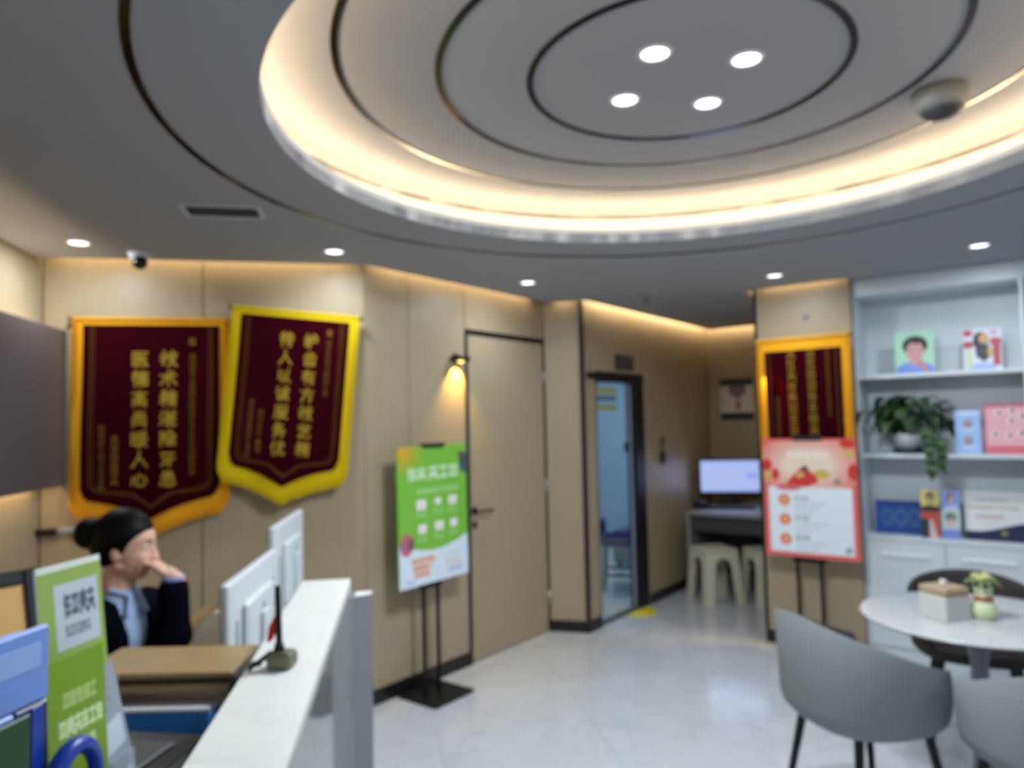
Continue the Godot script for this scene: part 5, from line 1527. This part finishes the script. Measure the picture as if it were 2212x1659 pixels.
func build_desk_things() -> void:
	white_monitor(Vector2(-0.813, -2.019), Vector2(-0.876, -2.621), 1.12, "white monitor seen from behind, nearer of the two")
	white_monitor(Vector2(-0.92, -2.73), Vector2(-0.989, -3.33), 1.18, "white monitor seen from behind, farther and taller one")
	# wood riser
	var r := thing("desk_riser", "light wood desktop riser with a dark slot along its edge", "riser", Vector3(-0.835, 0.76, -1.75), 0.0)
	bx("top_board", r, M["desk_wood"], Vector3(-0.18, 0.226, -0.125), Vector3(0.18, 0.24, 0.08), 0.003)
	bx("slot_board", r, M["dark_plastic"], Vector3(-0.178, 0.213, -0.12), Vector3(0.178, 0.226, 0.07), 0.001)
	bx("lower_board", r, M["desk_wood"], Vector3(-0.18, 0.195, -0.125), Vector3(0.18, 0.213, 0.08), 0.003)
	bx("side", r, M["desk_wood"], Vector3(-0.18, 0.0, -0.12), Vector3(-0.164, 0.188, 0.10), 0.002)
	bx("side", r, M["desk_wood"], Vector3(0.164, 0.0, -0.12), Vector3(0.18, 0.188, 0.10), 0.002)
	bx("shelf", r, M["desk_wood"], Vector3(-0.164, 0.085, -0.12), Vector3(0.164, 0.10, 0.10), 0.002)
	bx("end_cap", r, M["charcoal_plastic"], Vector3(0.18, 0.19, -0.10), Vector3(0.20, 0.24, 0.10), 0.006)
	# blue document tray in the riser
	var b := thing("document_tray", "blue document tray with a pale rim under the wood riser", "tray", Vector3(-0.835, 0.861, -1.71), 0.0)
	bx("front", b, M["blue_box"], Vector3(-0.158, 0.0, 0.105), Vector3(0.158, 0.078, 0.112), 0.003)
	bx("bottom", b, M["blue_box"], Vector3(-0.158, 0.0, -0.12), Vector3(0.158, 0.006, 0.105), 0.001)
	bx("side", b, M["blue_box"], Vector3(-0.158, 0.006, -0.12), Vector3(-0.152, 0.07, 0.105), 0.001)
	bx("side", b, M["blue_box"], Vector3(0.152, 0.006, -0.12), Vector3(0.158, 0.07, 0.105), 0.001)
	bx("rim", b, M["monitor_white"], Vector3(-0.160, 0.078, 0.100), Vector3(0.160, 0.088, 0.115), 0.003)
	bx("papers", b, M["paper"], Vector3(-0.148, 0.0065, -0.115), Vector3(0.148, 0.045, 0.100), 0.002)
	# dark printer
	var p := thing("desk_printer", "black printer with a charcoal lid at the near end of the desk", "printer", Vector3(-0.80, 0.76, -1.335), -0.152)
	bx("case", p, M["dark_plastic"], Vector3(-0.17, 0.0, -0.19), Vector3(0.155, 0.175, 0.19), 0.012)
	bx("lid", p, M["charcoal_plastic"], Vector3(-0.145, 0.175, -0.13), Vector3(0.105, 0.183, 0.185), 0.005)
	bx("button_strip", p, M["black_metal"], Vector3(0.115, 0.175, -0.16), Vector3(0.148, 0.181, 0.18), 0.003)
	# cream device and handset near the receptionist
	var c := thing("card_printer", "cream sloped card printer with a brown button beside her elbow", "printer", Vector3(-1.10, 0.76, -2.80), 0.0)
	var side := PackedVector2Array([Vector2(-0.12, 0.0), Vector2(0.10, 0.0), Vector2(0.10, 0.115), Vector2(-0.02, 0.115), Vector2(-0.045, 0.105), Vector2(-0.12, 0.035)])
	obj("case", prism(side, -0.09, 0.09), M["cream_plastic"], c)
	obj("button", lathe([Vector2(0.0001, 0.0), Vector2(0.016, 0.0), Vector2(0.014, 0.006), Vector2(0.0001, 0.007)], 20), M["kraft"], c, Vector3(0.03, 0.06, 0.0901), Vector3(PI / 2, 0, 0))
	bx("card_slot", c, M["grey_plastic"], Vector3(0.10, 0.05, -0.06), Vector3(0.103, 0.058, 0.06), 0.0005)
	var hs := thing("phone_handset", "grey telephone handset lying on the wood desk", "telephone", Vector3(-1.07, 0.76, -2.42), 0.35)
	obj("grip", tube([Vector3(-0.085, 0.020, 0), Vector3(-0.05, 0.032, 0), Vector3(0, 0.036, 0), Vector3(0.05, 0.032, 0), Vector3(0.085, 0.020, 0)], 0.014, 0.014, 10), M["grey_plastic"], hs)
	for sx in [-1, 1]:
		obj("cup", lathe([Vector2(0.0001, 0.0), Vector2(0.024, 0.0), Vector2(0.027, 0.012), Vector2(0.02, 0.024), Vector2(0.0001, 0.026)], 20), M["charcoal_plastic"], hs, Vector3(sx * 0.085, 0, 0))
	# pen stand with a red pennant on the counter top
	var ps := thing("pen_stand", "black pen standing in a small metal block with red pennant", "pen stand", Vector3(-0.452, 1.10, -1.385), -0.15)
	bx("block", ps, M["olive_metal"], Vector3(-0.018, 0.0, -0.02), Vector3(0.030, 0.032, 0.022), 0.006)
	obj("pen", tube([Vector3(0.0, 0.028, 0.0), Vector3(0.0, 0.06, 0.001), Vector3(-0.003, 0.152, 0.0)], 0.0065, 0.0055, 12), M["black_metal"], ps)
	obj("collar", lathe([Vector2(0.0001, 0.030), Vector2(0.011, 0.030), Vector2(0.008, 0.046), Vector2(0.0001, 0.046)], 16), M["black_metal"], ps)
	obj("pennant", prism(PackedVector2Array([Vector2(-0.006, 0.10), Vector2(-0.006, 0.066), Vector2(-0.014, 0.05), Vector2(-0.024, 0.046), Vector2(-0.020, 0.075)]), -0.002, 0.002), M["red_cloth"], ps)
	obj("cord", tube([Vector3(-0.012, 0.03, 0.005), Vector3(-0.03, 0.016, 0.016), Vector3(-0.048, 0.005, 0.02), Vector3(-0.054, 0.005, 0.0), Vector3(-0.040, 0.005, -0.008)], 0.005, 0.005, 8), M["black_metal"], ps)
	# brochure rack and its leaflets
	var k := thing("brochure_rack", "clear stepped brochure rack at the left end of the counter", "rack", Vector3(-0.55, 0.76, -0.93), -0.15)
	bx("plinth", k, M["charcoal_plastic"], Vector3(-0.05, 0.0, -0.13), Vector3(0.055, 0.24, 0.20), 0.006)
	for e in [[-0.052, 0.28, 0.44], [-0.024, 0.24, 0.34], [0.004, 0.24, 0.30], [0.034, 0.24, 0.29]]:
		bx("divider", k, M["acrylic"], Vector3(e[0], 0.24, -0.125), Vector3(e[0] + 0.003, e[2], 0.195), 0.0)
	leaflet("leaflet", "white and green leaflet standing highest in the brochure rack", k, -0.036, 0.245, -0.055, 0.115, 0.372, 0.10, 0)
	leaflet("leaflet", "olive green leaflet with a pale headline in front of the white one", k, -0.010, 0.245, -0.012, 0.100, 0.262, 0.06, 1)
	leaflet("leaflet", "grey and white leaflet leaning at the right of the rack", k, -0.027, 0.245, -0.108, 0.085, 0.225, 0.02, 2, 0.28)
	# blue folder box in front
	var bf := thing("folder_box", "light blue folder box with navy sides in the brochure rack", "folder", k.transform * Vector3(-0.004, 0.245, 0.135), -0.15)
	bx("cover", bf, M["blue_light"], Vector3(0.012, 0.0, -0.012), Vector3(0.020, 0.240, 0.055), 0.003)
	bx("side_flap", bf, M["blue_navy"], Vector3(0.012, 0.0, -0.06), Vector3(0.019, 0.240, -0.012), 0.003)
	bx("flap_stripe", bf, M["blue_plastic"], Vector3(0.0191, 0.0, -0.050), Vector3(0.0205, 0.236, -0.034), 0.0005)
	bx("top_band", bf, M["blue_light"], Vector3(0.012, 0.240, -0.06), Vector3(0.020, 0.325, 0.055), 0.004)
	bx("spine", bf, M["blue_navy"], Vector3(-0.020, 0.0, -0.062), Vector3(0.012, 0.29, -0.054), 0.003)
	bx("back_cover", bf, M["blue_light"], Vector3(-0.024, 0.0, -0.06), Vector3(-0.018, 0.315, 0.055), 0.003)
	bx("pages", bf, M["blue_navy"], Vector3(-0.017, 0.0, -0.052), Vector3(0.011, 0.255, 0.05), 0.001)
	bx("title_label", bf, mat("label_pale_blue", Color(0.56, 0.67, 0.88), 0.5), Vector3(0.0201, 0.28, -0.045), Vector3(0.021, 0.308, 0.04), 0.0005)
	var gf := thing("green_folder", "dark green folder at the lower left corner", "folder", k.transform * Vector3(0.045, 0.245, 0.163), -0.15)
	bx("cover", gf, mat("folder_green", Color(0.10, 0.26, 0.12), 0.5), Vector3(-0.006, 0.0, -0.03), Vector3(0.0, 0.245, 0.05), 0.002)
	bx("sheets", gf, M["paper"], Vector3(-0.010, 0.0, -0.028), Vector3(-0.0065, 0.18, 0.048), 0.001)
	var bc := thing("blue_clip", "glossy blue curved plastic clip in front of the green leaflet", "clip", k.transform * Vector3(0.024, 0.275, 0.052), -0.15)
	var path := []
	for i in 12:
		var a := PI * (0.95 - 0.95 * i / 11.0)
		path.append(Vector3(0.006, 0.10 + 0.045 * sin(a), 0.035 * cos(a) * -1.0))
	obj("band", tube(path, 0.012, 0.009, 12), M["blue_plastic"], bc)
	obj("body", tube([Vector3(0.006, -0.034, -0.02), Vector3(0.006, 0.10, -0.026)], 0.012, 0.012, 12), M["blue_plastic"], bc)
	obj("body", tube([Vector3(0.006, -0.034, 0.030), Vector3(0.006, 0.10, 0.035)], 0.012, 0.012, 12), M["blue_plastic"], bc)
	# framed picture behind
	var f := thing("framed_picture", "black picture frame with a warm picture at the left edge", "picture frame", Vector3(-1.055, 0.765, -1.44), 1.05)
	var pic := blank(128, 96, Color(0.84, 0.66, 0.40))
	disc(pic, 70, 70, 40, 30, Color(0.66, 0.40, 0.26)); disc(pic, 40, 40, 26, 22, Color(0.90, 0.78, 0.56)); disc(pic, 96, 74, 14, 18, Color(0.34, 0.40, 0.34))
	var tilt := Basis(Vector3.RIGHT, -0.22)
	for e in [[-0.15, -0.12, 0.0, 0.50], [0.12, 0.15, 0.0, 0.50], [-0.12, 0.12, 0.47, 0.50], [-0.12, 0.12, 0.0, 0.03]]:
		var q := bx("frame_bar", f, M["dark_plastic"], Vector3(e[0], e[2], -0.012), Vector3(e[1], e[3], 0.012), 0.004)
		q.transform = Transform3D(tilt, tilt * q.position)
	var pc := obj("picture", print_board(0.24, 0.44, 0.004), printed("print_frame", pic), f)
	pc.transform = Transform3D(tilt, tilt * Vector3(0, 0.25, 0.002))
	bx("strut", f, M["dark_plastic"], Vector3(-0.02, 0.0, -0.17), Vector3(0.02, 0.012, -0.0), 0.003)

func leaflet(called: String, label: String, rack: Node3D, x: float, y: float, z: float, w: float, h: float, lean: float, kind: int, roll_ := 0.0) -> void:
	# faces the customers: local +z of the sheet is the rack's +x
	var t := thing(called, label, "leaflet", rack.transform * Vector3(x, y, z), rack.rotation.y + PI / 2)
	var im := leaflet_picture(kind)
	var o := obj("sheet", print_board(w, h, 0.0035), printed("leaflet_%d" % kind, im, 0.35), t)
	var b := Basis(Vector3.RIGHT, -lean) * Basis(Vector3.BACK, roll_)
	o.transform = Transform3D(b, b * Vector3(0, h / 2, 0.0))
	bx("fold", t, M["paper"], Vector3(-w / 2 + 0.004, 0.0, -0.006), Vector3(w / 2 - 0.004, 0.012, -0.0035), 0.0005)

# ---------------------------------------------------------------- smooth bodies from joined capsules (surface nets)
# prims: ["cap", a, b, ra, rb] | ["ell", centre, radii, basis] | ["cut_ell", centre, radii, basis] | ["cut_cap", a, b, ra, rb]
func add_body(st: SurfaceTool, prims: Array, cell: float, k: float, xf := Transform3D()) -> void:
	var lo := Vector3(1e9, 1e9, 1e9)
	var hi := -lo
	var boxes := []
	for p in prims:
		var c0: Vector3
		var c1: Vector3
		var s: String = p[0]
		if s.ends_with("cap"):
			var ra: Vector3 = Vector3.ONE * p[3]
			var rb: Vector3 = Vector3.ONE * p[4]
			c0 = (p[1] - ra).min(p[2] - rb)
			c1 = (p[1] + ra).max(p[2] + rb)
		else:
			var m: float = maxf(p[2].x, maxf(p[2].y, p[2].z))
			c0 = p[1] - Vector3.ONE * m
			c1 = p[1] + Vector3.ONE * m
		boxes.append([c0, c1])
		if not s.begins_with("cut"):
			lo = lo.min(c0); hi = hi.max(c1)
	var pad := cell * 3.0 + k
	lo -= Vector3.ONE * pad
	hi += Vector3.ONE * pad
	var nx := int((hi.x - lo.x) / cell) + 2
	var ny := int((hi.y - lo.y) / cell) + 2
	var nz := int((hi.z - lo.z) / cell) + 2
	var f := PackedFloat32Array()
	f.resize(nx * ny * nz)
	f.fill(1.0)
	for n in prims.size():
		var p: Array = prims[n]
		var s: String = p[0]
		var cut := s.begins_with("cut")
		var cap := s.ends_with("cap")
		var b0: Vector3 = ((boxes[n][0] - Vector3.ONE * pad - lo) / cell).floor()
		var b1: Vector3 = ((boxes[n][1] + Vector3.ONE * pad - lo) / cell).ceil()
		var inv := Basis()
		if not cap:
			inv = (p[3] as Basis).inverse()
		var a: Vector3 = p[1]
		var ab := Vector3.ZERO
		var l2 := 1.0
		if cap:
			ab = p[2] - a
			l2 = maxf(ab.length_squared(), 1e-9)
		for iz in range(maxi(0, int(b0.z)), mini(nz, int(b1.z) + 1)):
			for iy in range(maxi(0, int(b0.y)), mini(ny, int(b1.y) + 1)):
				var base := (iz * ny + iy) * nx
				for ix in range(maxi(0, int(b0.x)), mini(nx, int(b1.x) + 1)):
					var q := lo + Vector3(ix, iy, iz) * cell
					var d: float
					if cap:
						var t := clampf((q - a).dot(ab) / l2, 0.0, 1.0)
						d = (q - a - ab * t).length() - lerpf(p[3], p[4], t)
					else:
						var v := inv * (q - a)
						var r: Vector3 = p[2]
						var k0 := (v / r).length()
						var k1 := (v / (r * r)).length()
						d = k0 * (k0 - 1.0) / maxf(k1, 1e-6) if k0 > 0.02 else -minf(r.x, minf(r.y, r.z))
					var e := f[base + ix]
					if cut:
						var h := maxf(k * 0.5 - absf(e + d), 0.0) / (k * 0.5)
						f[base + ix] = maxf(e, -d) + h * h * k * 0.125
					else:
						var h := maxf(k - absf(e - d), 0.0) / k
						f[base + ix] = minf(e, d) - h * h * k * 0.25
	var vid := PackedInt32Array()
	vid.resize(nx * ny * nz)
	vid.fill(-1)
	var pts := PackedVector3Array()
	var off := [0, 1, nx, nx + 1, nx * ny, nx * ny + 1, nx * ny + nx, nx * ny + nx + 1]
	var cor := [Vector3(0, 0, 0), Vector3(1, 0, 0), Vector3(0, 1, 0), Vector3(1, 1, 0), Vector3(0, 0, 1), Vector3(1, 0, 1), Vector3(0, 1, 1), Vector3(1, 1, 1)]
	var ed := [[0, 1], [2, 3], [4, 5], [6, 7], [0, 2], [1, 3], [4, 6], [5, 7], [0, 4], [1, 5], [2, 6], [3, 7]]
	for iz in nz - 1:
		for iy in ny - 1:
			var base := (iz * ny + iy) * nx
			for ix in nx - 1:
				var i := base + ix
				var m := 0
				for c in 8:
					if f[i + off[c]] < 0.0:
						m += 1
				if m == 0 or m == 8:
					continue
				var sum := Vector3.ZERO
				var cnt := 0
				for e in ed:
					var v0 := f[i + off[e[0]]]
					var v1 := f[i + off[e[1]]]
					if (v0 < 0.0) != (v1 < 0.0):
						sum += (cor[e[0]] as Vector3).lerp(cor[e[1]], v0 / (v0 - v1))
						cnt += 1
				vid[i] = pts.size()
				pts.append(xf * (lo + (Vector3(ix, iy, iz) + sum / cnt) * cell))
	st.set_smooth_group(0)
	for iz in range(1, nz - 1):
		for iy in range(1, ny - 1):
			for ix in range(1, nx - 1):
				var i := (iz * ny + iy) * nx + ix
				var s0 := f[i] < 0.0
				for ax in 3:
					var st1: int = [1, nx, nx * ny][ax]
					if s0 == (f[i + st1] < 0.0):
						continue
					var u: int = [nx, nx * ny, 1][ax]
					var w: int = [nx * ny, 1, nx][ax]
					var q := [vid[i - u - w], vid[i - w], vid[i], vid[i - u]]
					if q[0] < 0 or q[1] < 0 or q[2] < 0 or q[3] < 0:
						continue
					var o := [0, 2, 1, 0, 3, 2]
					if not s0:
						o = [0, 1, 2, 0, 2, 3]
					for k2 in o:
						st.add_vertex(pts[q[k2]])

func ell(c: Vector3, r: Vector3, b := Basis()) -> Array:
	return ["ell", c, r, b]

func cap(a: Vector3, b: Vector3, ra: float, rb: float) -> Array:
	return ["cap", a, b, ra, rb]

func done_smooth(st: SurfaceTool) -> ArrayMesh:
	st.index()
	st.generate_normals()
	return st.commit()

func build_person() -> void:
	var root := Vector3(-1.46, 0.0, -2.62)
	var t := thing("person", "seated receptionist in navy blazer and pale blue shirt, chin on hand", "person", root)
	var R := func(x: float, y: float, z: float) -> Vector3: return Vector3(x, y, z) - root
	# joints in world coordinates
	var fwd := Vector3(0.94, 0, 0.34).normalized()
	var lft := Vector3(0.34, 0, -0.94).normalized()
	var pelvis: Vector3 = R.call(-1.50, 0.56, -2.63)
	var waist: Vector3 = R.call(-1.47, 0.70, -2.62)
	var chest: Vector3 = R.call(-1.435, 0.84, -2.61)
	var neck: Vector3 = R.call(-1.415, 0.975, -2.605)
	var head: Vector3 = R.call(-1.392, 1.142, -2.60)
	var shl: Vector3 = chest + lft * 0.155 + Vector3(-0.02, 0.050, 0)
	var shr: Vector3 = chest - lft * 0.155 + Vector3(0.01, 0.075, 0)
	var ell_: Vector3 = R.call(-1.243, 0.815, -2.63)
	var wrl: Vector3 = R.call(-1.228, 1.030, -2.605)
	var elr: Vector3 = R.call(-1.452, 0.67, -2.42)
	var wrr: Vector3 = R.call(-1.30, 0.60, -2.47)
	var hipl := pelvis + lft * 0.085
	var hipr := pelvis - lft * 0.085
	var knl: Vector3 = R.call(-1.08, 0.53, -2.66)
	var knr: Vector3 = R.call(-1.10, 0.53, -2.47)
	var anl: Vector3 = R.call(-1.12, 0.10, -2.66)
	var anr: Vector3 = R.call(-1.14, 0.10, -2.46)
	# skin: one surface from head to hands and feet
	var st := new_st()
	var body := [
		cap(pelvis, waist, 0.115, 0.10), cap(waist, chest, 0.10, 0.105), cap(hipl, hipr, 0.095, 0.095), cap(chest, neck, 0.085, 0.045),
		cap(shl, shr, 0.052, 0.052), cap(neck, head + Vector3(-0.012, -0.04, 0), 0.045, 0.043),
		cap(shl, ell_, 0.047, 0.038), cap(ell_, wrl, 0.038, 0.025), cap(shr, elr, 0.047, 0.038), cap(elr, wrr, 0.037, 0.025),
		cap(hipl, knl, 0.082, 0.055), cap(hipr, knr, 0.082, 0.055), cap(knl, anl, 0.052, 0.034), cap(knr, anr, 0.052, 0.034),
		cap(anl, anl + Vector3(0.13, -0.055, 0.0), 0.032, 0.024), cap(anr, anr + Vector3(0.13, -0.055, 0.0), 0.032, 0.024)]
	add_body(st, body, 0.013, 0.03)
	# head: local x forward, y up, z to her right; looks along +x and a little down
	var hb := Basis(Vector3.UP, 0.10) * Basis(Vector3.BACK, -0.10)
	var hx := Transform3D(hb.scaled(Vector3.ONE * 0.97), head)
	var hp := [
		ell(Vector3(-0.012, 0.028, 0), Vector3(0.098, 0.098, 0.076)), ell(Vector3(0.030, -0.035, 0), Vector3(0.060, 0.078, 0.058)),
		ell(Vector3(0.045, 0.030, 0), Vector3(0.048, 0.052, 0.055)), ell(Vector3(0.060, -0.092, 0), Vector3(0.022, 0.020, 0.024)),
		cap(Vector3(-0.005, -0.065, 0.045), Vector3(0.050, -0.093, 0.018), 0.016, 0.014), cap(Vector3(-0.005, -0.065, -0.045), Vector3(0.050, -0.093, -0.018), 0.016, 0.014),
		ell(Vector3(0.062, -0.030, 0.032), Vector3(0.022, 0.020, 0.018)), ell(Vector3(0.062, -0.030, -0.032), Vector3(0.022, 0.020, 0.018)),
		cap(Vector3(0.086, 0.012, 0), Vector3(0.105, -0.028, 0), 0.008, 0.011), ell(Vector3(0.098, -0.034, 0.010), Vector3(0.010, 0.007, 0.008)), ell(Vector3(0.098, -0.034, -0.010), Vector3(0.010, 0.007, 0.008)),
		ell(Vector3(0.084, -0.060, 0), Vector3(0.012, 0.006, 0.021)), ell(Vector3(0.082, -0.070, 0), Vector3(0.012, 0.007, 0.018)),
		ell(Vector3(-0.008, -0.015, 0.074), Vector3(0.017, 0.030, 0.009), Basis(Vector3.UP, 0.35)), ell(Vector3(-0.008, -0.015, -0.074), Vector3(0.017, 0.030, 0.009), Basis(Vector3.UP, -0.35)),
		cap(Vector3(-0.02, -0.05, 0), Vector3(-0.03, -0.15, 0), 0.047, 0.046),
		["cut_ell", Vector3(0.093, 0.010, 0.030), Vector3(0.014, 0.011, 0.018), Basis()], ["cut_ell", Vector3(0.093, 0.010, -0.030), Vector3(0.014, 0.011, 0.018), Basis()]]
	add_body(st, hp, 0.0042, 0.016, hx)
	# hands: left one closed against mouth and cheek, right one resting on the lap
	hand(st, wrl, Vector3(-0.78, 0.60, 0.08), Vector3(-0.55, -0.80, 0.10), 1.05)
	hand(st, wrr, Vector3(0.95, -0.1, -0.2), Vector3(0.1, -1.0, 0.1), 0.5)
	obj("body", done_smooth(st), M["skin"], t)
	# eyes, brows, lips
	for s in [-1, 1]:
		obj("eye", lathe(arc_profile(0.0115, 10), 18), M["eye_white"], t, hx * Vector3(0.0735, 0.010, s * 0.030))
		obj("iris", lathe(arc_profile(0.0065, 8), 14), M["eye_dark"], t, hx * Vector3(0.0805, 0.008, s * 0.0308))
		var br := []
		for i in 5:
			var a := i / 4.0
			br.append(hx * Vector3(0.092 - 0.016 * a * a, 0.027 + 0.005 * sin(PI * a), s * (0.014 + 0.034 * a)))
		obj("eyebrow", tube(br, 0.0032, 0.0018, 6), M["hair"], t)
	var stl := new_st()
	add_body(stl, [ell(Vector3(0.0885, -0.0605, 0), Vector3(0.009, 0.0042, 0.019)), ell(Vector3(0.0865, -0.0695, 0), Vector3(0.010, 0.005, 0.016))], 0.0025, 0.004, hx)
	obj("lips", done_smooth(stl), M["lips"], t)
	# hair, swept back into a bun
	var sth := new_st()
	var hair := [
		ell(Vector3(-0.018, 0.036, 0), Vector3(0.108, 0.107, 0.088)), ell(Vector3(-0.055, -0.010, 0), Vector3(0.068, 0.070, 0.076)),
		ell(Vector3(-0.140, 0.040, 0), Vector3(0.050, 0.056, 0.056)), cap(Vector3(-0.10, 0.04, 0), Vector3(-0.13, 0.04, 0), 0.05, 0.05),
		["cut_ell", Vector3(0.082, -0.040, 0), Vector3(0.082, 0.112, 0.105), Basis(Vector3.BACK, 0.30)]]
	add_body(sth, hair, 0.006, 0.018, hx)
	obj("hair", done_smooth(sth), M["hair"], t)
	# blazer, open at the front over the shirt
	var stb := new_st()
	var g := 0.016
	var vneck := chest + fwd * 0.10
	var blazer := [
		cap(pelvis + Vector3(0, -0.02, 0), waist, 0.122 + g, 0.108 + g), cap(waist, chest, 0.108 + g, 0.112 + g), cap(chest, chest + Vector3(0.005, 0.08, 0), 0.10 + g, 0.055 + g), cap(shl, shr, 0.056 + g, 0.056 + g),
		cap(shl, ell_, 0.052 + g, 0.046 + g), cap(ell_, wrl + Vector3(0.0, -0.045, 0), 0.046 + g, 0.036 + g), cap(shr, elr, 0.052 + g, 0.046 + g), cap(elr, wrr + Vector3(-0.03, 0.01, 0.01), 0.044 + g, 0.034 + g),
		["cut_cap", neck + Vector3(0, 0.0, 0), neck + Vector3(0, 0.2, 0), 0.062, 0.10], ["cut_cap", waist + fwd * 0.15 - lft * 0.01, neck + fwd * 0.075, 0.018, 0.062]]
	add_body(stb, blazer, 0.012, 0.024)
	obj("blazer", done_smooth(stb), M["blazer_navy"], t)
	# shirt with collar and left cuff
	var sts := new_st()
	add_body(sts, [cap(waist, chest, 0.108, 0.112), cap(chest, neck, 0.098, 0.056), cap(shl, shr, 0.058, 0.058)], 0.012, 0.03)
	obj("shirt", done_smooth(sts), M["shirt_blue"], t)
	var stc := new_st()
	for s in [-1, 1]:
		var a: Vector3 = neck + lft * (0.045 * s) - fwd * 0.03 + Vector3(0, 0.035, 0)
		var b: Vector3 = neck + fwd * 0.062 + lft * (0.018 * s) + Vector3(0, -0.002, 0)
		var c: Vector3 = neck + fwd * 0.075 + lft * (0.042 * s) + Vector3(0, -0.065, 0)
		add_tube(stc, [a, (a + b) / 2 + lft * (0.014 * s), b, c], 0.015, 0.009, 10)
	obj("collar", flat_done(stc), M["shirt_blue"], t)
	var up := (wrl - ell_).normalized()
	obj("cuff", tube([wrl - up * 0.055, wrl - up * 0.03, wrl + up * 0.004], 0.044, 0.038, 20), M["cuff_blue"], t)
	# trousers and shoes
	var stt := new_st()
	add_body(stt, [cap(hipl, hipr, 0.110, 0.110), cap(hipl, knl, 0.095, 0.070), cap(hipr, knr, 0.095, 0.070), cap(knl, anl, 0.068, 0.055), cap(knr, anr, 0.068, 0.055)], 0.015, 0.03)
	obj("trousers", done_smooth(stt), M["trousers_black"], t)
	for a in [anl, anr]:
		var sto := new_st()
		add_body(sto, [cap(a + Vector3(-0.02, -0.065, 0), a + Vector3(0.15, -0.068, 0), 0.040, 0.034), cap(a + Vector3(0, -0.04, 0), a + Vector3(0.0, -0.02, 0), 0.042, 0.040), ["cut_cap", a + Vector3(-0.4, -0.3, 0), a + Vector3(0.5, -0.3, 0), 0.2, 0.2]], 0.010, 0.02)
		obj("shoe", done_smooth(sto), M["black_metal"], t)
	# office chair under her
	var ch := thing("office_chair", "black office chair under the receptionist", "chair", Vector3(-1.50, 0, -2.62), 0.0)
	bx("seat", ch, M["trousers_black"], Vector3(-0.23, 0.385, -0.24), Vector3(0.25, 0.45, 0.24), 0.02)
	bx("backrest", ch, M["trousers_black"], Vector3(-0.27, 0.55, -0.20), Vector3(-0.21, 0.88, 0.20), 0.02)
	obj("back_post", tube([Vector3(-0.16, 0.38, 0), Vector3(-0.27, 0.42, 0), Vector3(-0.285, 0.60, 0)], 0.018), M["black_metal"], ch)
	obj("gas_post", tube([Vector3(0, 0.07, 0), Vector3(0, 0.39, 0)], 0.025), M["steel"], ch)
	for i in 5:
		var a := TAU * i / 5.0 + 0.2
		var e := Vector3(cos(a) * 0.29, 0.075, sin(a) * 0.29)
		var lg := obj("base_arm", tube([Vector3(0, 0.10, 0), e], 0.022, 0.014), M["black_metal"], ch)
		obj("caster", lathe([Vector2(0.0001, -0.012), Vector2(0.027, -0.012), Vector2(0.027, 0.012), Vector2(0.0001, 0.012)], 16), M["black_gloss"], lg, Vector3(e.x, 0.0275, e.z), Vector3(PI / 2, 0, a))

# wrist, direction the hand points in, direction the palm faces, how far the fingers curl
func hand(st: SurfaceTool, wrist: Vector3, along: Vector3, palm: Vector3, curl: float) -> void:
	var y := along.normalized()
	var z := (palm - y * palm.dot(y)).normalized()
	var x := y.cross(z)
	var b := Basis(x, y, z)
	var p := [cap(Vector3(0, -0.02, 0), Vector3(0, 0.02, 0), 0.024, 0.026), ell(Vector3(0, 0.050, 0), Vector3(0.039, 0.046, 0.016))]
	var lens := [0.068, 0.076, 0.071, 0.056]
	for i in 4:
		var fx := -0.029 + 0.0195 * i
		var q := Vector3(fx, 0.086 - 0.004 * absf(i - 1.4), 0.0)
		var ang := 0.35 * curl
		var pr := Vector3(fx * 0.9, 0.055, 0)
		p.append(cap(pr, q, 0.0095, 0.0095))
		for k in 3:
			var l: float = lens[i] * [0.45, 0.31, 0.24][k]
			var n := q + Vector3(0, cos(ang), sin(ang)) * l
			p.append(cap(q, n, 0.0092 - 0.0008 * k, 0.0088 - 0.0009 * k))
			q = n
			ang += 0.75 * curl
	var tb := Vector3(-0.030, 0.028, 0.006)
	var t1 := tb + Vector3(-0.026, 0.026, 0.012)
	var t2 := t1 + Vector3(-0.006, 0.028, 0.012)
	p.append(cap(Vector3(-0.015, 0.015, 0.002), tb, 0.015, 0.014))
	p.append(cap(tb, t1, 0.0125, 0.0105))
	p.append(cap(t1, t2, 0.0102, 0.0085))
	add_body(st, p, 0.0036, 0.006, Transform3D(b, wrist))
